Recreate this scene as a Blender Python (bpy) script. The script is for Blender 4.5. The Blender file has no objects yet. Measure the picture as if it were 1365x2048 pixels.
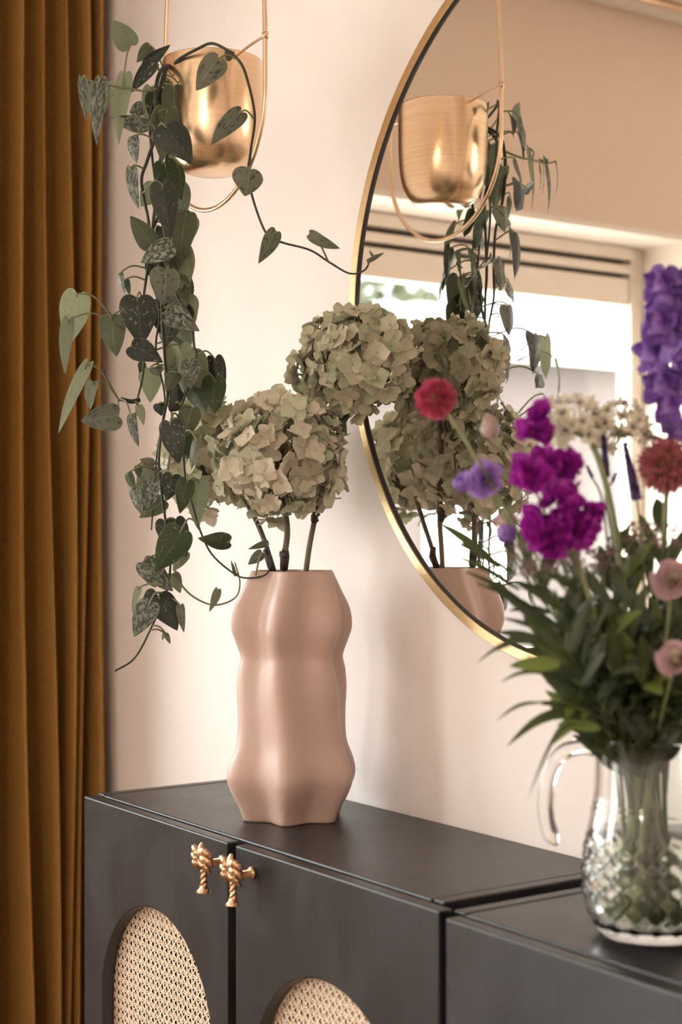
import bpy, math, random
from mathutils import Vector, Matrix, Quaternion
random.seed(7)
PI = math.pi
S = bpy.context.scene
COL = S.collection
# ------------------------------------------------------------------ camera
CAM = Vector((1.252, -1.268, 1.215))
FW = Vector((-.821, .571, 0)).normalized()
RT = Vector((FW.y, -FW.x, 0))
FPX = 3140.0
cam = bpy.data.cameras.new('camera')
camo = bpy.data.objects.new('camera', cam); COL.objects.link(camo)
camo.location = CAM
camo.rotation_euler = FW.to_track_quat('-Z', 'Y').to_euler()
cam.sensor_fit = 'VERTICAL'; cam.sensor_height = 36; cam.lens = FPX/2048*36
cam.shift_y = 26/2048
cam.clip_start = .02; cam.clip_end = 200
cam.dof.use_dof = True; cam.dof.focus_distance = 2.05; cam.dof.aperture_fstop = 4.0
S.camera = camo
# ------------------------------------------------------------------ sky, exposure
W = bpy.data.worlds.new('sky'); S.world = W; W.use_nodes = True
bg = W.node_tree.nodes['Background']
bg.inputs[0].default_value = (.97, .985, 1, 1); bg.inputs[1].default_value = 7.5
S.view_settings.view_transform = 'Standard'; S.view_settings.look = 'None'
S.view_settings.gamma = 1; S.view_settings.use_curve_mapping = False
S.view_settings.exposure = 1.38

def portal(name, loc, direction, sx, sy):
    l = bpy.data.lights.new(name, 'AREA'); l.shape = 'RECTANGLE'; l.size = sx; l.size_y = sy
    l.cycles.is_portal = True
    o = bpy.data.objects.new(name, l); COL.objects.link(o); o.location = loc
    o.rotation_euler = Vector(direction).to_track_quat('-Z', 'Y').to_euler()
portal('sky_light_left', (-1.66, -1.02, 1.32), (1, 0, 0), 1.3, .96)
portal('sky_light_door', (-1.66, -2.9, 1.1), (1, 0, 0), 1.5, 2.0)

def P(px, py, t):                       # point of the room seen along a given sight line at distance t
    return CAM + (FW + RT*((px-682.5)/FPX) + Vector((0, 0, (1050-py)/FPX)))*t
# ------------------------------------------------------------------ materials
def nodes(name):
    m = bpy.data.materials.new(name); m.use_nodes = True
    nt = m.node_tree; b = nt.nodes['Principled BSDF']
    return m, nt, b
def lnk(nt, a, b): nt.links.new(a, b)
def nd(nt, t, **k):
    n = nt.nodes.new(t)
    for a, v in k.items(): setattr(n, a, v)
    return n
def mixc(nt, fac, a, b):
    m = nd(nt, 'ShaderNodeMix', data_type='RGBA')
    for i, v in ((0, fac), (6, a), (7, b)):
        if isinstance(v, (int, float)): m.inputs[i].default_value = v
        elif isinstance(v, tuple): m.inputs[i].default_value = (*v, 1) if len(v) == 3 else v
        else: lnk(nt, v, m.inputs[i])
    return m.outputs[2]
def ramp(nt, src, a, b, ca=(0, 0, 0), cb=(1, 1, 1)):
    r = nd(nt, 'ShaderNodeValToRGB'); r.color_ramp.elements[0].position = a; r.color_ramp.elements[1].position = b
    r.color_ramp.elements[0].color = (*ca, 1); r.color_ramp.elements[1].color = (*cb, 1)
    lnk(nt, src, r.inputs[0]); return r.outputs[0]
def math_(nt, op, a, b=None):
    n = nd(nt, 'ShaderNodeMath', operation=op)
    for i, v in ((0, a), (1, b)):
        if v is None: continue
        if isinstance(v, (int, float)): n.inputs[i].default_value = v
        else: lnk(nt, v, n.inputs[i])
    return n.outputs[0]
def coords(nt, kind='Object', scale=(1, 1, 1)):
    tc = nd(nt, 'ShaderNodeTexCoord'); mp = nd(nt, 'ShaderNodeMapping')
    mp.inputs['Scale'].default_value = scale
    lnk(nt, tc.outputs[kind], mp.inputs[0]); return mp.outputs[0]
def noise(nt, vec, scale, detail=3, rough=.5, dist=0):
    n = nd(nt, 'ShaderNodeTexNoise'); n.inputs['Scale'].default_value = scale
    n.inputs['Detail'].default_value = detail; n.inputs['Roughness'].default_value = rough; n.inputs['Distortion'].default_value = dist
    lnk(nt, vec, n.inputs['Vector']); return n.outputs[0]
def bump(nt, b, h, strength, dist=.001):
    n = nd(nt, 'ShaderNodeBump'); n.inputs['Strength'].default_value = strength; n.inputs['Distance'].default_value = dist
    lnk(nt, h, n.inputs['Height']); lnk(nt, n.outputs[0], b.inputs['Normal'])
def simple(name, c, rough=.5, metal=0, c2=None, sc=20, stretch=(1, 1, 1), bmp=0, bd=.001, spec=.5, trans=0, sheen=0, tl=0):
    m, nt, b = nodes(name)
    b.inputs['Roughness'].default_value = rough; b.inputs['Metallic'].default_value = metal
    b.inputs['Specular IOR Level'].default_value = spec
    v = coords(nt, 'Object', stretch); n = noise(nt, v, sc)
    col = mixc(nt, ramp(nt, n, .35, .65), c, c2 or tuple(x*.9 for x in c))
    lnk(nt, col, b.inputs['Base Color'])
    if bmp: bump(nt, b, n, bmp, bd)
    if sheen:
        b.inputs['Sheen Weight'].default_value = sheen; b.inputs['Sheen Roughness'].default_value = .4
        b.inputs['Sheen Tint'].default_value = (*[min(1, x*2.2) for x in c], 1)
    if tl: translucent(nt, b, col, tl)
    return m
def translucent(nt, b, col, f):
    out = nt.nodes['Material Output']; t = nd(nt, 'ShaderNodeBsdfTranslucent'); mx = nd(nt, 'ShaderNodeMixShader')
    lnk(nt, col, t.inputs[0]); mx.inputs[0].default_value = f
    lnk(nt, b.outputs[0], mx.inputs[1]); lnk(nt, t.outputs[0], mx.inputs[2]); lnk(nt, mx.outputs[0], out.inputs[0])

def leaf_mat(name, base, spot, lo, hi, back, rib=(.3, .33, .24), scale=9, tl=.22):
    m, nt, b = nodes(name)
    b.inputs['Roughness'].default_value = .48
    b.inputs['Specular IOR Level'].default_value = .4
    tc = nd(nt, 'ShaderNodeTexCoord'); oi = nd(nt, 'ShaderNodeObjectInfo')
    mp = nd(nt, 'ShaderNodeMapping'); mp.inputs['Scale'].default_value = (.8, 1.25, 1)
    lnk(nt, tc.outputs['UV'], mp.inputs[0])
    cb = nd(nt, 'ShaderNodeCombineXYZ'); lnk(nt, math_(nt, 'MULTIPLY', oi.outputs['Random'], 37.0), cb.inputs[0]); lnk(nt, math_(nt, 'MULTIPLY', oi.outputs['Random'], 91.0), cb.inputs[1])
    ad = nd(nt, 'ShaderNodeVectorMath', operation='ADD'); lnk(nt, mp.outputs[0], ad.inputs[0]); lnk(nt, cb.outputs[0], ad.inputs[1])
    n = noise(nt, ad.outputs[0], scale, 2, .6, .6)
    msk = ramp(nt, n, lo, hi)
    sx = nd(nt, 'ShaderNodeSeparateXYZ'); lnk(nt, tc.outputs['UV'], sx.inputs[0])
    d = math_(nt, 'ABSOLUTE', math_(nt, 'SUBTRACT', sx.outputs[0], .5))
    c = mixc(nt, msk, base, spot)
    c = mixc(nt, ramp(nt, d, .012, .03, (1, 1, 1), (0, 0, 0)), c, tuple(x*.55+y*.45 for x, y in zip(base, rib)))
    c = mixc(nt, ramp(nt, d, .475, .492), c, rib)
    geo = nd(nt, 'ShaderNodeNewGeometry')
    c = mixc(nt, geo.outputs['Backfacing'], c, back)
    v = math_(nt, 'MULTIPLY', oi.outputs['Random'], .5)
    c2 = mixc(nt, v, c, (.05, .055, .04)); lnk(nt, c2, b.inputs['Base Color'])
    w = nd(nt, 'ShaderNodeTexWave', bands_direction='Y'); w.inputs['Scale'].default_value = 3.2; w.inputs['Distortion'].default_value = 1.5
    cv = nd(nt, 'ShaderNodeCombineXYZ'); lnk(nt, math_(nt, 'SUBTRACT', sx.outputs[1], math_(nt, 'MULTIPLY', d, .9)), cv.inputs[1])
    lnk(nt, cv.outputs[0], w.inputs[0])
    bump(nt, b, w.outputs[1], .25, .0006)
    translucent(nt, b, c2, tl)
    return m
LM = {
 'dark':  leaf_mat('dark_leaf', (.022, .026, .018), (.26, .25, .20), .62, .68, (.10, .12, .06), (.11, .12, .08)),
 'silver': leaf_mat('silver_leaf', (.052, .060, .042), (.29, .30, .245), .47, .58, (.17, .20, .11), scale=8),
 'gray':  leaf_mat('grey_leaf', (.15, .15, .105), (.045, .055, .035), .55, .62, (.15, .16, .10), scale=5),
 'pale':  leaf_mat('pale_leaf', (.27, .29, .175), (.235, .255, .15), .4, .6, (.24, .28, .17), (.30, .33, .22), tl=.35),
 'olive': leaf_mat('olive_leaf', (.115, .13, .065), (.10, .11, .055), .4, .6, (.12, .13, .07), tl=.3),
 'green': leaf_mat('green_leaf', (.035, .06, .018), (.20, .22, .12), .63, .69, (.10, .13, .05), (.15, .18, .08)),
}
M = {}
M['wall'] = simple('pink_plaster', (.84, .76, .72), .75, c2=(.83, .75, .71), sc=3, bmp=0)
def _wb():
    m = M['wall']; nt = m.node_tree; b = nt.nodes['Principled BSDF']
    bump(nt, b, noise(nt, coords(nt), 260, 4), .12, .001)
_wb()
M['tan'] = simple('tan_plaster', (.68, .53, .41), .8, c2=(.67, .52, .40), sc=3)
M['white'] = simple('white_paint', (.80, .76, .70), .4, c2=(.78, .74, .68))
M['cream'] = simple('cream_paint', (.74, .65, .56), .5, c2=(.72, .63, .54))
M['ceil'] = simple('ceiling_paint', (.78, .72, .64), .8)
M['floor'] = simple('oak_floor', (.26, .19, .14), .45, c2=(.22, .155, .11), sc=4, stretch=(1, 12, 1))
M['blackgap'] = simple('dark_seal', (.03, .025, .02), .7)
def black_wood():
    m, nt, b = nodes('black_stained_wood')
    v = coords(nt, 'UV', (1, 1, 1))
    mp = nd(nt, 'ShaderNodeMapping'); mp.inputs['Scale'].default_value = (90, 2.2, 1); lnk(nt, v, mp.inputs[0])
    g = noise(nt, mp.outputs[0], 1.6, 5, .65, .4)
    big = noise(nt, v, 5.5, 4, .6, 1.2)
    c = mixc(nt, ramp(nt, g, .3, .7), (.011, .0105, .012), (.019, .018, .020))
    c = mixc(nt, ramp(nt, big, .45, .75), c, (.028, .027, .031))
    lnk(nt, c, b.inputs['Base Color'])
    r = nd(nt, 'ShaderNodeMapRange'); lnk(nt, big, r.inputs[0]); r.inputs[3].default_value = .27; r.inputs[4].default_value = .46
    lnk(nt, r.outputs[0], b.inputs['Roughness']); b.inputs['Specular IOR Level'].default_value = .5
    bump(nt, b, g, .35, .0006); return m
M['bw'] = black_wood()
M['pine'] = simple('raw_pine', (.62, .42, .26), .6, c2=(.5, .32, .18), sc=6, stretch=(1, 1, 14))
M['cane'] = simple('rattan_cane', (.86, .70, .54), .5, c2=(.74, .55, .38), sc=300, tl=.12)
M['brass'] = simple('aged_brass', (.66, .42, .25), .33, 1, c2=(.42, .25, .14), sc=160, bmp=.3)
M['gold'] = simple('brushed_gold', (.80, .60, .34), .30, 1, c2=(.74, .54, .30), sc=40, stretch=(1, 1, 12), bmp=.15)
M['pot'] = simple('brushed_brass_pot', (.86, .63, .42), .27, 1, c2=(.80, .57, .37), sc=9, stretch=(1, 1, 55), bmp=.18, bd=.0004)
M['rod'] = simple('brass_rod', (.80, .58, .38), .3, 1)
M['soil'] = simple('potting_soil', (.05, .035, .025), .95, c2=(.02, .015, .01), sc=150, bmp=1, bd=.004)
M['vase'] = simple('matt_pink_ceramic', (.52, .36, .30), .42, c2=(.51, .352, .293), sc=900, spec=.45)
M['velvet'] = simple('ochre_velvet', (.37, .195, .052), .8, c2=(.31, .158, .04), sc=240, sheen=.35, spec=.15)
M['vine'] = simple('vine_stem', (.045, .05, .028), .6, c2=(.02, .02, .014), sc=60)
M['petiole'] = simple('petiole', (.24, .24, .13), .55, c2=(.19, .19, .10), sc=60, tl=.15)
M['stem'] = simple('green_stem', (.10, .13, .045), .5, c2=(.07, .09, .03), sc=40)
M['pstem'] = simple('pale_green_stem', (.25, .27, .13), .5, c2=(.2, .23, .1), sc=40)
M['wood'] = simple('hydrangea_stem', (.16, .13, .065), .6, c2=(.045, .022, .016), sc=22, stretch=(1, 1, .6))
M['node'] = simple('dark_stem_node', (.035, .015, .014), .6)
M['pedicel'] = simple('pedicel', (.16, .15, .075), .7)
M['blade'] = simple('bouquet_leaf', (.078, .102, .030), .45, c2=(.045, .062, .022), sc=14, tl=.3)
M['blade2'] = simple('bouquet_grey_leaf', (.075, .095, .050), .5, c2=(.05, .065, .035), sc=14, tl=.25)
M['lime'] = simple('bouquet_lime_leaf', (.20, .24, .045), .5, c2=(.13, .18, .04), sc=14, tl=.35)
M['allium'] = simple('allium_pink', (.66, .12, .20), .6, c2=(.42, .04, .10), sc=150, tl=.3)
M['allium2'] = simple('allium_rose', (.52, .20, .20), .6, c2=(.42, .10, .14), sc=120, tl=.2)
M['acore'] = simple('allium_core', (.24, .16, .06), .7)
M['violet'] = simple('violet_petal', (.32, .17, .52), .5, c2=(.11, .035, .27), sc=130, tl=.25)
M['magenta'] = simple('magenta_petal', (.46, .025, .40), .5, c2=(.28, .01, .28), sc=110, tl=.25)
M['lilac'] = simple('lilac_petal', (.50, .32, .68), .5, c2=(.42, .24, .62), sc=50, tl=.4)
M['blush'] = simple('blush_petal', (.66, .45, .46), .5, c2=(.56, .36, .40), sc=50, tl=.3)
M['ivory'] = simple('ivory_petal', (.80, .74, .60), .5, c2=(.7, .62, .46), sc=50, tl=.3)
M['ovary'] = simple('dark_flower_centre', (.015, .015, .02), .3)
M['veronica'] = simple('veronica_floret', (.09, .045, .20), .7, c2=(.05, .03, .08), sc=200)
M['filler'] = simple('dusty_pink_floret', (.30, .17, .17), .7, c2=(.20, .13, .11), sc=200, tl=.2)
M['budm'] = simple('bud_skin', (.42, .34, .26), .5, c2=(.40, .24, .26), sc=30, tl=.2)
M['concrete'] = simple('pale_paving', (.55, .53, .5), .9)
M['render'] = simple('house_brick', (.068, .052, .047), .9, c2=(.062, .048, .044), sc=2)
M['roofm'] = simple('slate_roof', (.2, .2, .2), .8)
M['tree'] = simple('tree_foliage', (.055, .065, .03), .7, c2=(.035, .045, .02), sc=5, tl=.2)
M['bark'] = simple('bark', (.12, .09, .06), .9)
def mir():
    m, nt, b = nodes('silvered_glass')
    b.inputs['Metallic'].default_value = 1; b.inputs['Roughness'].default_value = 0.0
    b.inputs['Base Color'].default_value = (.93, .92, .90, 1); return m
M['mirror'] = mir()
def glass(name, c=(1, 1, 1), ior=1.5, shadow=(.9, .9, .9)):
    m, nt, b = nodes(name)
    b.inputs['Transmission Weight'].default_value = 1; b.inputs['Roughness'].default_value = 0.0
    b.inputs['IOR'].default_value = ior; b.inputs['Base Color'].default_value = (*c, 1); return m
M['glass'] = glass('clear_glass', (.97, .985, .97), 1.5)
M['water'] = glass('water', (.90, .93, .84), 1.15)
def pane():
    m, nt, b = nodes('window_glass')
    out = nt.nodes['Material Output']; t = nd(nt, 'ShaderNodeBsdfTransparent'); g = nd(nt, 'ShaderNodeBsdfGlossy'); mx = nd(nt, 'ShaderNodeMixShader')
    g.inputs['Roughness'].default_value = 0; mx.inputs[0].default_value = .05
    t.inputs[0].default_value = (.95, .97, .96, 1)
    lnk(nt, t.outputs[0], mx.inputs[1]); lnk(nt, g.outputs[0], mx.inputs[2]); lnk(nt, mx.outputs[0], out.inputs[0])
    return m
M['pane'] = pane()
def petal_mat(name, cols, tl=.25):
    m, nt, b = nodes(name); b.inputs['Roughness'].default_value = .7; b.inputs['Specular IOR Level'].default_value = .25
    oi = nd(nt, 'ShaderNodeObjectInfo'); r = nd(nt, 'ShaderNodeValToRGB'); cr = r.color_ramp
    cr.elements[0].color = (*cols[0], 1); cr.elements[1].color = (*cols[-1], 1)
    for i, c in enumerate(cols[1:-1]):
        e = cr.elements.new((i+1)/(len(cols)-1)); e.color = (*c, 1)
    v = coords(nt); n = noise(nt, v, 90, 3)
    lnk(nt, math_(nt, 'ADD', math_(nt, 'MULTIPLY', oi.outputs['Random'], .75), math_(nt, 'MULTIPLY', math_(nt, 'SUBTRACT', n, .3), .5)), r.inputs[0])
    lnk(nt, r.outputs[0], b.inputs['Base Color'])
    uvc = coords(nt, 'UV', (14, .6, 1)); bump(nt, b, noise(nt, uvc, 2, 2), .5, .0008)
    translucent(nt, b, r.outputs[0], tl); return m
M['hyd'] = petal_mat('dried_hydrangea', [(.38, .39, .26), (.50, .51, .36), (.60, .53, .40), (.66, .59, .46), (.46, .47, .34)])
M['hyd2'] = petal_mat('green_dried_hydrangea', [(.31, .33, .21), (.42, .43, .29), (.51, .47, .33), (.58, .52, .39), (.37, .38, .25)])
M['hyd3'] = petal_mat('pale_green_hydrangea', [(.44, .45, .29), (.54, .55, .36), (.6, .56, .40), (.66, .58, .45), (.48, .49, .32)])
# ------------------------------------------------------------------ objects
def tag(o, label=None, cat=None, group=None, kind=None):
    if label: o['label'] = label
    if cat: o['category'] = cat
    if group: o['group'] = group
    if kind: o['kind'] = kind
    return o
def thing(name, loc, label, cat, group=None):
    o = bpy.data.objects.new(name, None); COL.objects.link(o); o.location = loc; o.empty_display_size = .02
    return tag(o, label, cat, group)
def wloc(o):
    v = Vector((0, 0, 0))
    while o is not None: v += o.location; o = o.parent
    return v
class MB:
    def __init__(s): s.v = []; s.f = []; s.uv = []
    def add(s, v, f, uv=None):
        k = len(s.v); s.v += [Vector(p) for p in v]; s.f += [tuple(i+k for i in q) for q in f]
        s.uv += uv if uv else [(0, 0)]*len(v)
        return s
    def box(s, a, b):
        x0, y0, z0 = a; x1, y1, z1 = b
        v = [(x0,y0,z0),(x1,y0,z0),(x1,y1,z0),(x0,y1,z0),(x0,y0,z1),(x1,y0,z1),(x1,y1,z1),(x0,y1,z1)]
        return s.add(v, [(0,3,2,1),(4,5,6,7),(0,1,5,4),(1,2,6,5),(2,3,7,6),(3,0,4,7)])
    def grid(s, fn, nu, nv, cu=False, cv=False):
        v = []; uv = []; f = []
        for i in range(nu+(not cu)):
            for j in range(nv+(not cv)):
                v.append(fn(i/nu, j/nv)); uv.append((j/nv, i/nu))
        R = nv+(not cv); N = nu+(not cu)
        for i in range(nu):
            for j in range(nv):
                f.append((i*R+j, i*R+(j+1) % R, ((i+1) % N)*R+(j+1) % R, ((i+1) % N)*R+j))
        return s.add(v, f, uv)
    def tube(s, pts, rad, n=8, caps=True):
        pts = [Vector(p) for p in pts]; m = len(pts)
        if isinstance(rad, (int, float)): rad = [rad]*m
        T = [(pts[min(i+1, m-1)]-pts[max(i-1, 0)]).normalized() for i in range(m)]
        nn = T[0].orthogonal().normalized(); v = []; uv = []
        for i in range(m):
            nn = (nn-T[i]*nn.dot(T[i])).normalized(); bb = T[i].cross(nn)
            for j in range(n):
                a = 2*PI*j/n; v.append(pts[i]+(nn*math.cos(a)+bb*math.sin(a))*rad[i]); uv.append((j/n, i/m))
        f = [(i*n+j, i*n+(j+1) % n, (i+1)*n+(j+1) % n, (i+1)*n+j) for i in range(m-1) for j in range(n)]
        if caps: f += [tuple(range(n))[::-1], tuple((m-1)*n+j for j in range(n))]
        return s.add(v, f, uv)
    def lathe(s, prof, c=(0, 0), n=48):      # profile (radius, z)
        v = []; f = []; m = len(prof)
        for r, z in prof:
            for j in range(n):
                a = 2*PI*j/n; v.append((c[0]+r*math.cos(a), c[1]+r*math.sin(a), z))
        for i in range(m-1):
            for j in range(n): f.append((i*n+j, i*n+(j+1) % n, (i+1)*n+(j+1) % n, (i+1)*n+j))
        return s.add(v, f)
    def mesh(s, name, mat, off=Vector((0, 0, 0)), smooth=True):
        me = bpy.data.meshes.new(name); me.from_pydata([p-off for p in s.v], [], s.f)
        u = me.uv_layers.new(name='UVMap'); vi = [0]*len(me.loops); me.loops.foreach_get('vertex_index', vi)
        flat = []
        for i in vi: flat += s.uv[i]
        u.data.foreach_set('uv', flat)
        if mat: me.materials.append(mat)
        me.polygons.foreach_set('use_smooth', [smooth]*len(me.polygons)); me.update()
        return me
    def build(s, name, mat, parent=None, smooth=True, origin=None, bevel=0):
        off = wloc(parent) if parent else (Vector(origin) if origin else sum(s.v, Vector())/max(1, len(s.v)))
        o = bpy.data.objects.new(name, s.mesh(name, mat, off, smooth)); COL.objects.link(o)
        if parent: o.parent = parent
        else: o.location = off
        if bevel:
            md = o.modifiers.new('b', 'BEVEL'); md.width = bevel; md.segments = 2; md.limit_method = 'ANGLE'
        return o
def inst(me, name, parent, loc, rot, sc=1):
    o = bpy.data.objects.new(name, me); COL.objects.link(o); o.parent = parent
    o.location = Vector(loc)-wloc(parent); o.rotation_mode = 'QUATERNION'; o.rotation_quaternion = rot
    o.scale = (sc, sc, sc) if isinstance(sc, (int, float)) else sc
    return o
def boxuv(o, grain):                     # planar UVs along the grain axis (0 x, 1 y, 2 z)
    me = o.data; uv = me.uv_layers[0].data
    for p in me.polygons:
        n = p.normal; ax = max(range(3), key=lambda k: abs(n[k]))
        oth = [k for k in range(3) if k != ax]
        g = grain if grain in oth else oth[0]; a = [k for k in oth if k != g][0]
        for li in p.loop_indices:
            c = me.vertices[me.loops[li].vertex_index].co+o.location
            uv[li].uv = (c[a], c[g])
def smooth_line(pts, k=6):
    pts = [Vector(p) for p in pts]; out = []
    q = [pts[0]*2-pts[1]]+pts+[pts[-1]*2-pts[-2]]
    for i in range(1, len(q)-2):
        for j in range(k):
            t = j/k; a, b, c, d = q[i-1], q[i], q[i+1], q[i+2]
            out.append(.5*((2*b)+(c-a)*t+(2*a-5*b+4*c-d)*t*t+(3*b-a-3*c+d)*t**3))
    out.append(pts[-1]); return out
def taper(n, a, b): return [a+(b-a)*i/(n-1) for i in range(n)]
# ================================================================== the room
XL, XR, YF, ZC = -1.45, 3.2, -4.0, 2.45
def struct(name, mb, mat, parent=None, smooth=False, bevel=0):
    o = mb.build(name, mat, parent, smooth, bevel=bevel)
    if parent is None: o['kind'] = 'structure'
    return o
struct('wall_back', MB().box((XL-.3, 0, 0), (XR+.15, .15, ZC)), M['wall'])
wy0, wy1, wz0, wz1 = -1.68, -.34, .84, 1.93
gy0, gy1, gz1 = -3.65, -2.15, 2.1
wl = MB().box((XL-.2, YF, 0), (XL, gy0, ZC)).box((XL-.2, gy0, gz1), (XL, gy1, ZC)).box((XL-.2, gy1, 0), (XL, wy0, ZC)).box((XL-.2, wy1, 0), (XL, 0, ZC)).box((XL-.2, wy0, 0), (XL, wy1, wz0)).box((XL-.2, wy0, wz1), (XL, wy1, ZC))
struct('wall_left', wl, M['tan'])
struct('wall_right', MB().box((XR, YF, 0), (XR+.15, 0, ZC)), M['wall'])
wf = MB().box((XL-.2, YF-.15, 0), (XR+.15, YF, ZC))
struct('wall_front', wf, M['wall'])
struct('floor', MB().box((XL-.2, YF-.15, -.1), (XR+.15, .15, 0)), M['floor'])
struct('ceiling', MB().box((XL-.2, YF-.15, ZC), (XR+.15, .15, ZC+.1)), M['ceil'])
struct('baseboard_back', MB().box((XL, -.014, 0), (XR, -.0005, .09)), M['white'], bevel=.002)
struct('baseboard_right', MB().box((XR-.014, YF, 0), (XR-.0005, -.015, .09)), M['white'], bevel=.002)
# left window: lining, frame, top sash rails with dark slots, pane
w1 = thing('window_1', (XL-.2, (wy0+wy1)/2, wz0), 'cream painted window in the left wall seen in the mirror', 'window'); w1['kind'] = 'structure'
del w1['label'], w1['category']
lin = MB().box((XL-.2, wy0, wz1-.014), (XL+.004, wy1, wz1)).box((XL-.2, wy0, wz0+.028), (XL+.002, wy0+.014, wz1-.014)).box((XL-.2, wy1-.014, wz0+.028), (XL+.002, wy1, wz1-.014))
lin.build('window_lining', M['cream'], w1, False)
MB().box((XL-.2, wy0, wz0), (XL+.05, wy1, wz0+.028)).build('window_sill', M['white'], w1, False, bevel=.003)
X0 = XL-.19
iy0, iy1 = wy0+.014, wy1-.014
fr = MB()
fr.box((X0, iy0, wz0+.028), (X0+.05, iy0+.045, wz1-.014)).box((X0, iy1-.045, wz0+.028), (X0+.05, iy1, wz1-.014))
fr.box((X0, iy0+.045, wz0+.028), (X0+.05, iy1-.045, wz0+.075))
fr.build('window_frame', M['cream'], w1, False, bevel=.003)
for nm, z0, z1, xx in (('head_rail', 1.884, 1.914, .06), ('slot_rail', 1.850, 1.870, .055), ('sash_rail', 1.770, 1.838, .045)):
    MB().box((X0, iy0+.046, z0), (X0+xx, iy1-.046, z1)).build(nm, M['cream'], w1, False, bevel=.003)
MB().box((X0, iy0+.046, 1.838), (X0+.018, iy1-.046, 1.884)).build('dark_slot', M['blackgap'], w1, False)
MB().box((X0+.016, iy0+.045, wz0+.075), (X0+.022, iy1-.045, 1.77)).build('pane', M['pane'], w1, False)
w3 = bpy.data.objects.new('window_2', None); COL.objects.link(w3); w3.location = (XL-.1, -2.9, 0); w3['kind'] = 'structure'
fr = MB()
fr.box((X0, gy0, .0), (X0+.06, gy0+.06, gz1)).box((X0, gy1-.06, 0), (X0+.06, gy1, gz1)).box((X0, gy0+.06, 0), (X0+.06, gy1-.06, .1)).box((X0, gy0+.06, gz1-.06), (X0+.06, gy1-.06, gz1)).box((X0, -2.93, .1), (X0+.06, -2.87, gz1-.06))
fr.build('window_frame', M['cream'], w3, False, bevel=.003)
MB().box((X0+.02, gy0+.06, .1), (X0+.026, -2.93, gz1-.06)).build('pane', M['pane'], w3, False)
MB().box((X0+.02, -2.87, .1), (X0+.026, gy1-.06, gz1-.06)).build('pane', M['pane'], w3, False)
gl = thing('fill_lamp', (1.5, -2.7, 2.45), 'warm white globe fill lamp added behind the camera, out of view', 'lamp')  # unseen globe, added as warm fill to soften the window contrast
def globe_mat():
    m, nt, b = nodes('fill_globe_glow')
    b.inputs['Emission Color'].default_value = (1, .83, .70, 1); b.inputs['Emission Strength'].default_value = 22
    b.inputs['Base Color'].default_value = (.9, .85, .8, 1); return m
MB().grid(lambda u, v: Vector((1.5, -2.7, 1.98))+Vector((math.sin(PI*u)*math.cos(2*PI*v), math.sin(PI*u)*math.sin(2*PI*v), math.cos(PI*u)))*.15, 20, 32, cv=True).build('globe', globe_mat(), gl)
MB().tube([(1.5, -2.7, 2.12), (1.5, -2.7, 2.43)], .006, 8).build('cord', M['rod'], gl)
MB().tube([(1.5, -2.7, 2.42), (1.5, -2.7, 2.449)], .05, 24).build('ceiling_rose', M['rod'], gl)
# outside the left window: paving, house, tree
struct('ground', MB().box((-40, -30, -.35), (20, 20, -.3)), M['concrete'])
h = thing('house', (-11.5, -5, -.3), 'pale brick house with grey roof outside the window, in the mirror', 'building')
MB().box((-14, -9.5, -.3), (-9.5, -5.4, 2.78)).build('wall', M['render'], h, False)
rf = MB(); rf.add([(-9.2, -9.8, 2.78), (-9.2, -5.2, 2.78), (-11.7, -5.2, 4.2), (-11.7, -9.8, 4.2), (-14.2, -5.2, 2.78), (-14.2, -9.8, 2.78)], [(0, 1, 2, 3), (3, 2, 4, 5), (1, 4, 2), (0, 3, 5), (0, 5, 4, 1)])
rf.build('roof', M['roofm'], h, False)
MB().box((-9.22, -9.8, 2.66), (-9.16, -5.2, 2.84)).build('fascia', M['white'], h, False)
MB().box((-9.52, -8.0, .7), (-9.46, -7.1, 1.7)).build('window', M['white'], h, False)
MB().box((-9.54, -6.4, -.3), (-9.46, -5.7, 1.7)).build('door', M['white'], h, False)
def tree(x, y, z, r, label):
    t = thing('garden_tree', (x, y, -.3), label, 'tree')
    MB().tube([(x, y, -.3), (x+.1, y, z*.5), (x, y, z)], [.12, .09, .05], 8).build('trunk', M['bark'], t)
    mb = MB(); rr = random.Random(3)
    for i in range(900):
        d = Vector((rr.gauss(0, 1), rr.gauss(0, 1), rr.gauss(0, 1))).normalized()*r*rr.random()**.35
        c = Vector((x, y, z))+Vector((d.x, d.y, d.z*.9)); a = Vector((rr.gauss(0, 1), rr.gauss(0, 1), rr.gauss(0, 1))).normalized()*.12; b = a.orthogonal().normalized()*.06
        mb.add([c-a, c+b, c+a, c-b], [(0, 1, 2, 3)])
    o = mb.build('foliage', M['tree'], t, False); o['kind'] = 'stuff'
tree(-8.0, -4.7, 3.0, 1.1, 'blurred green garden tree outside the window, seen in the mirror')
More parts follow.
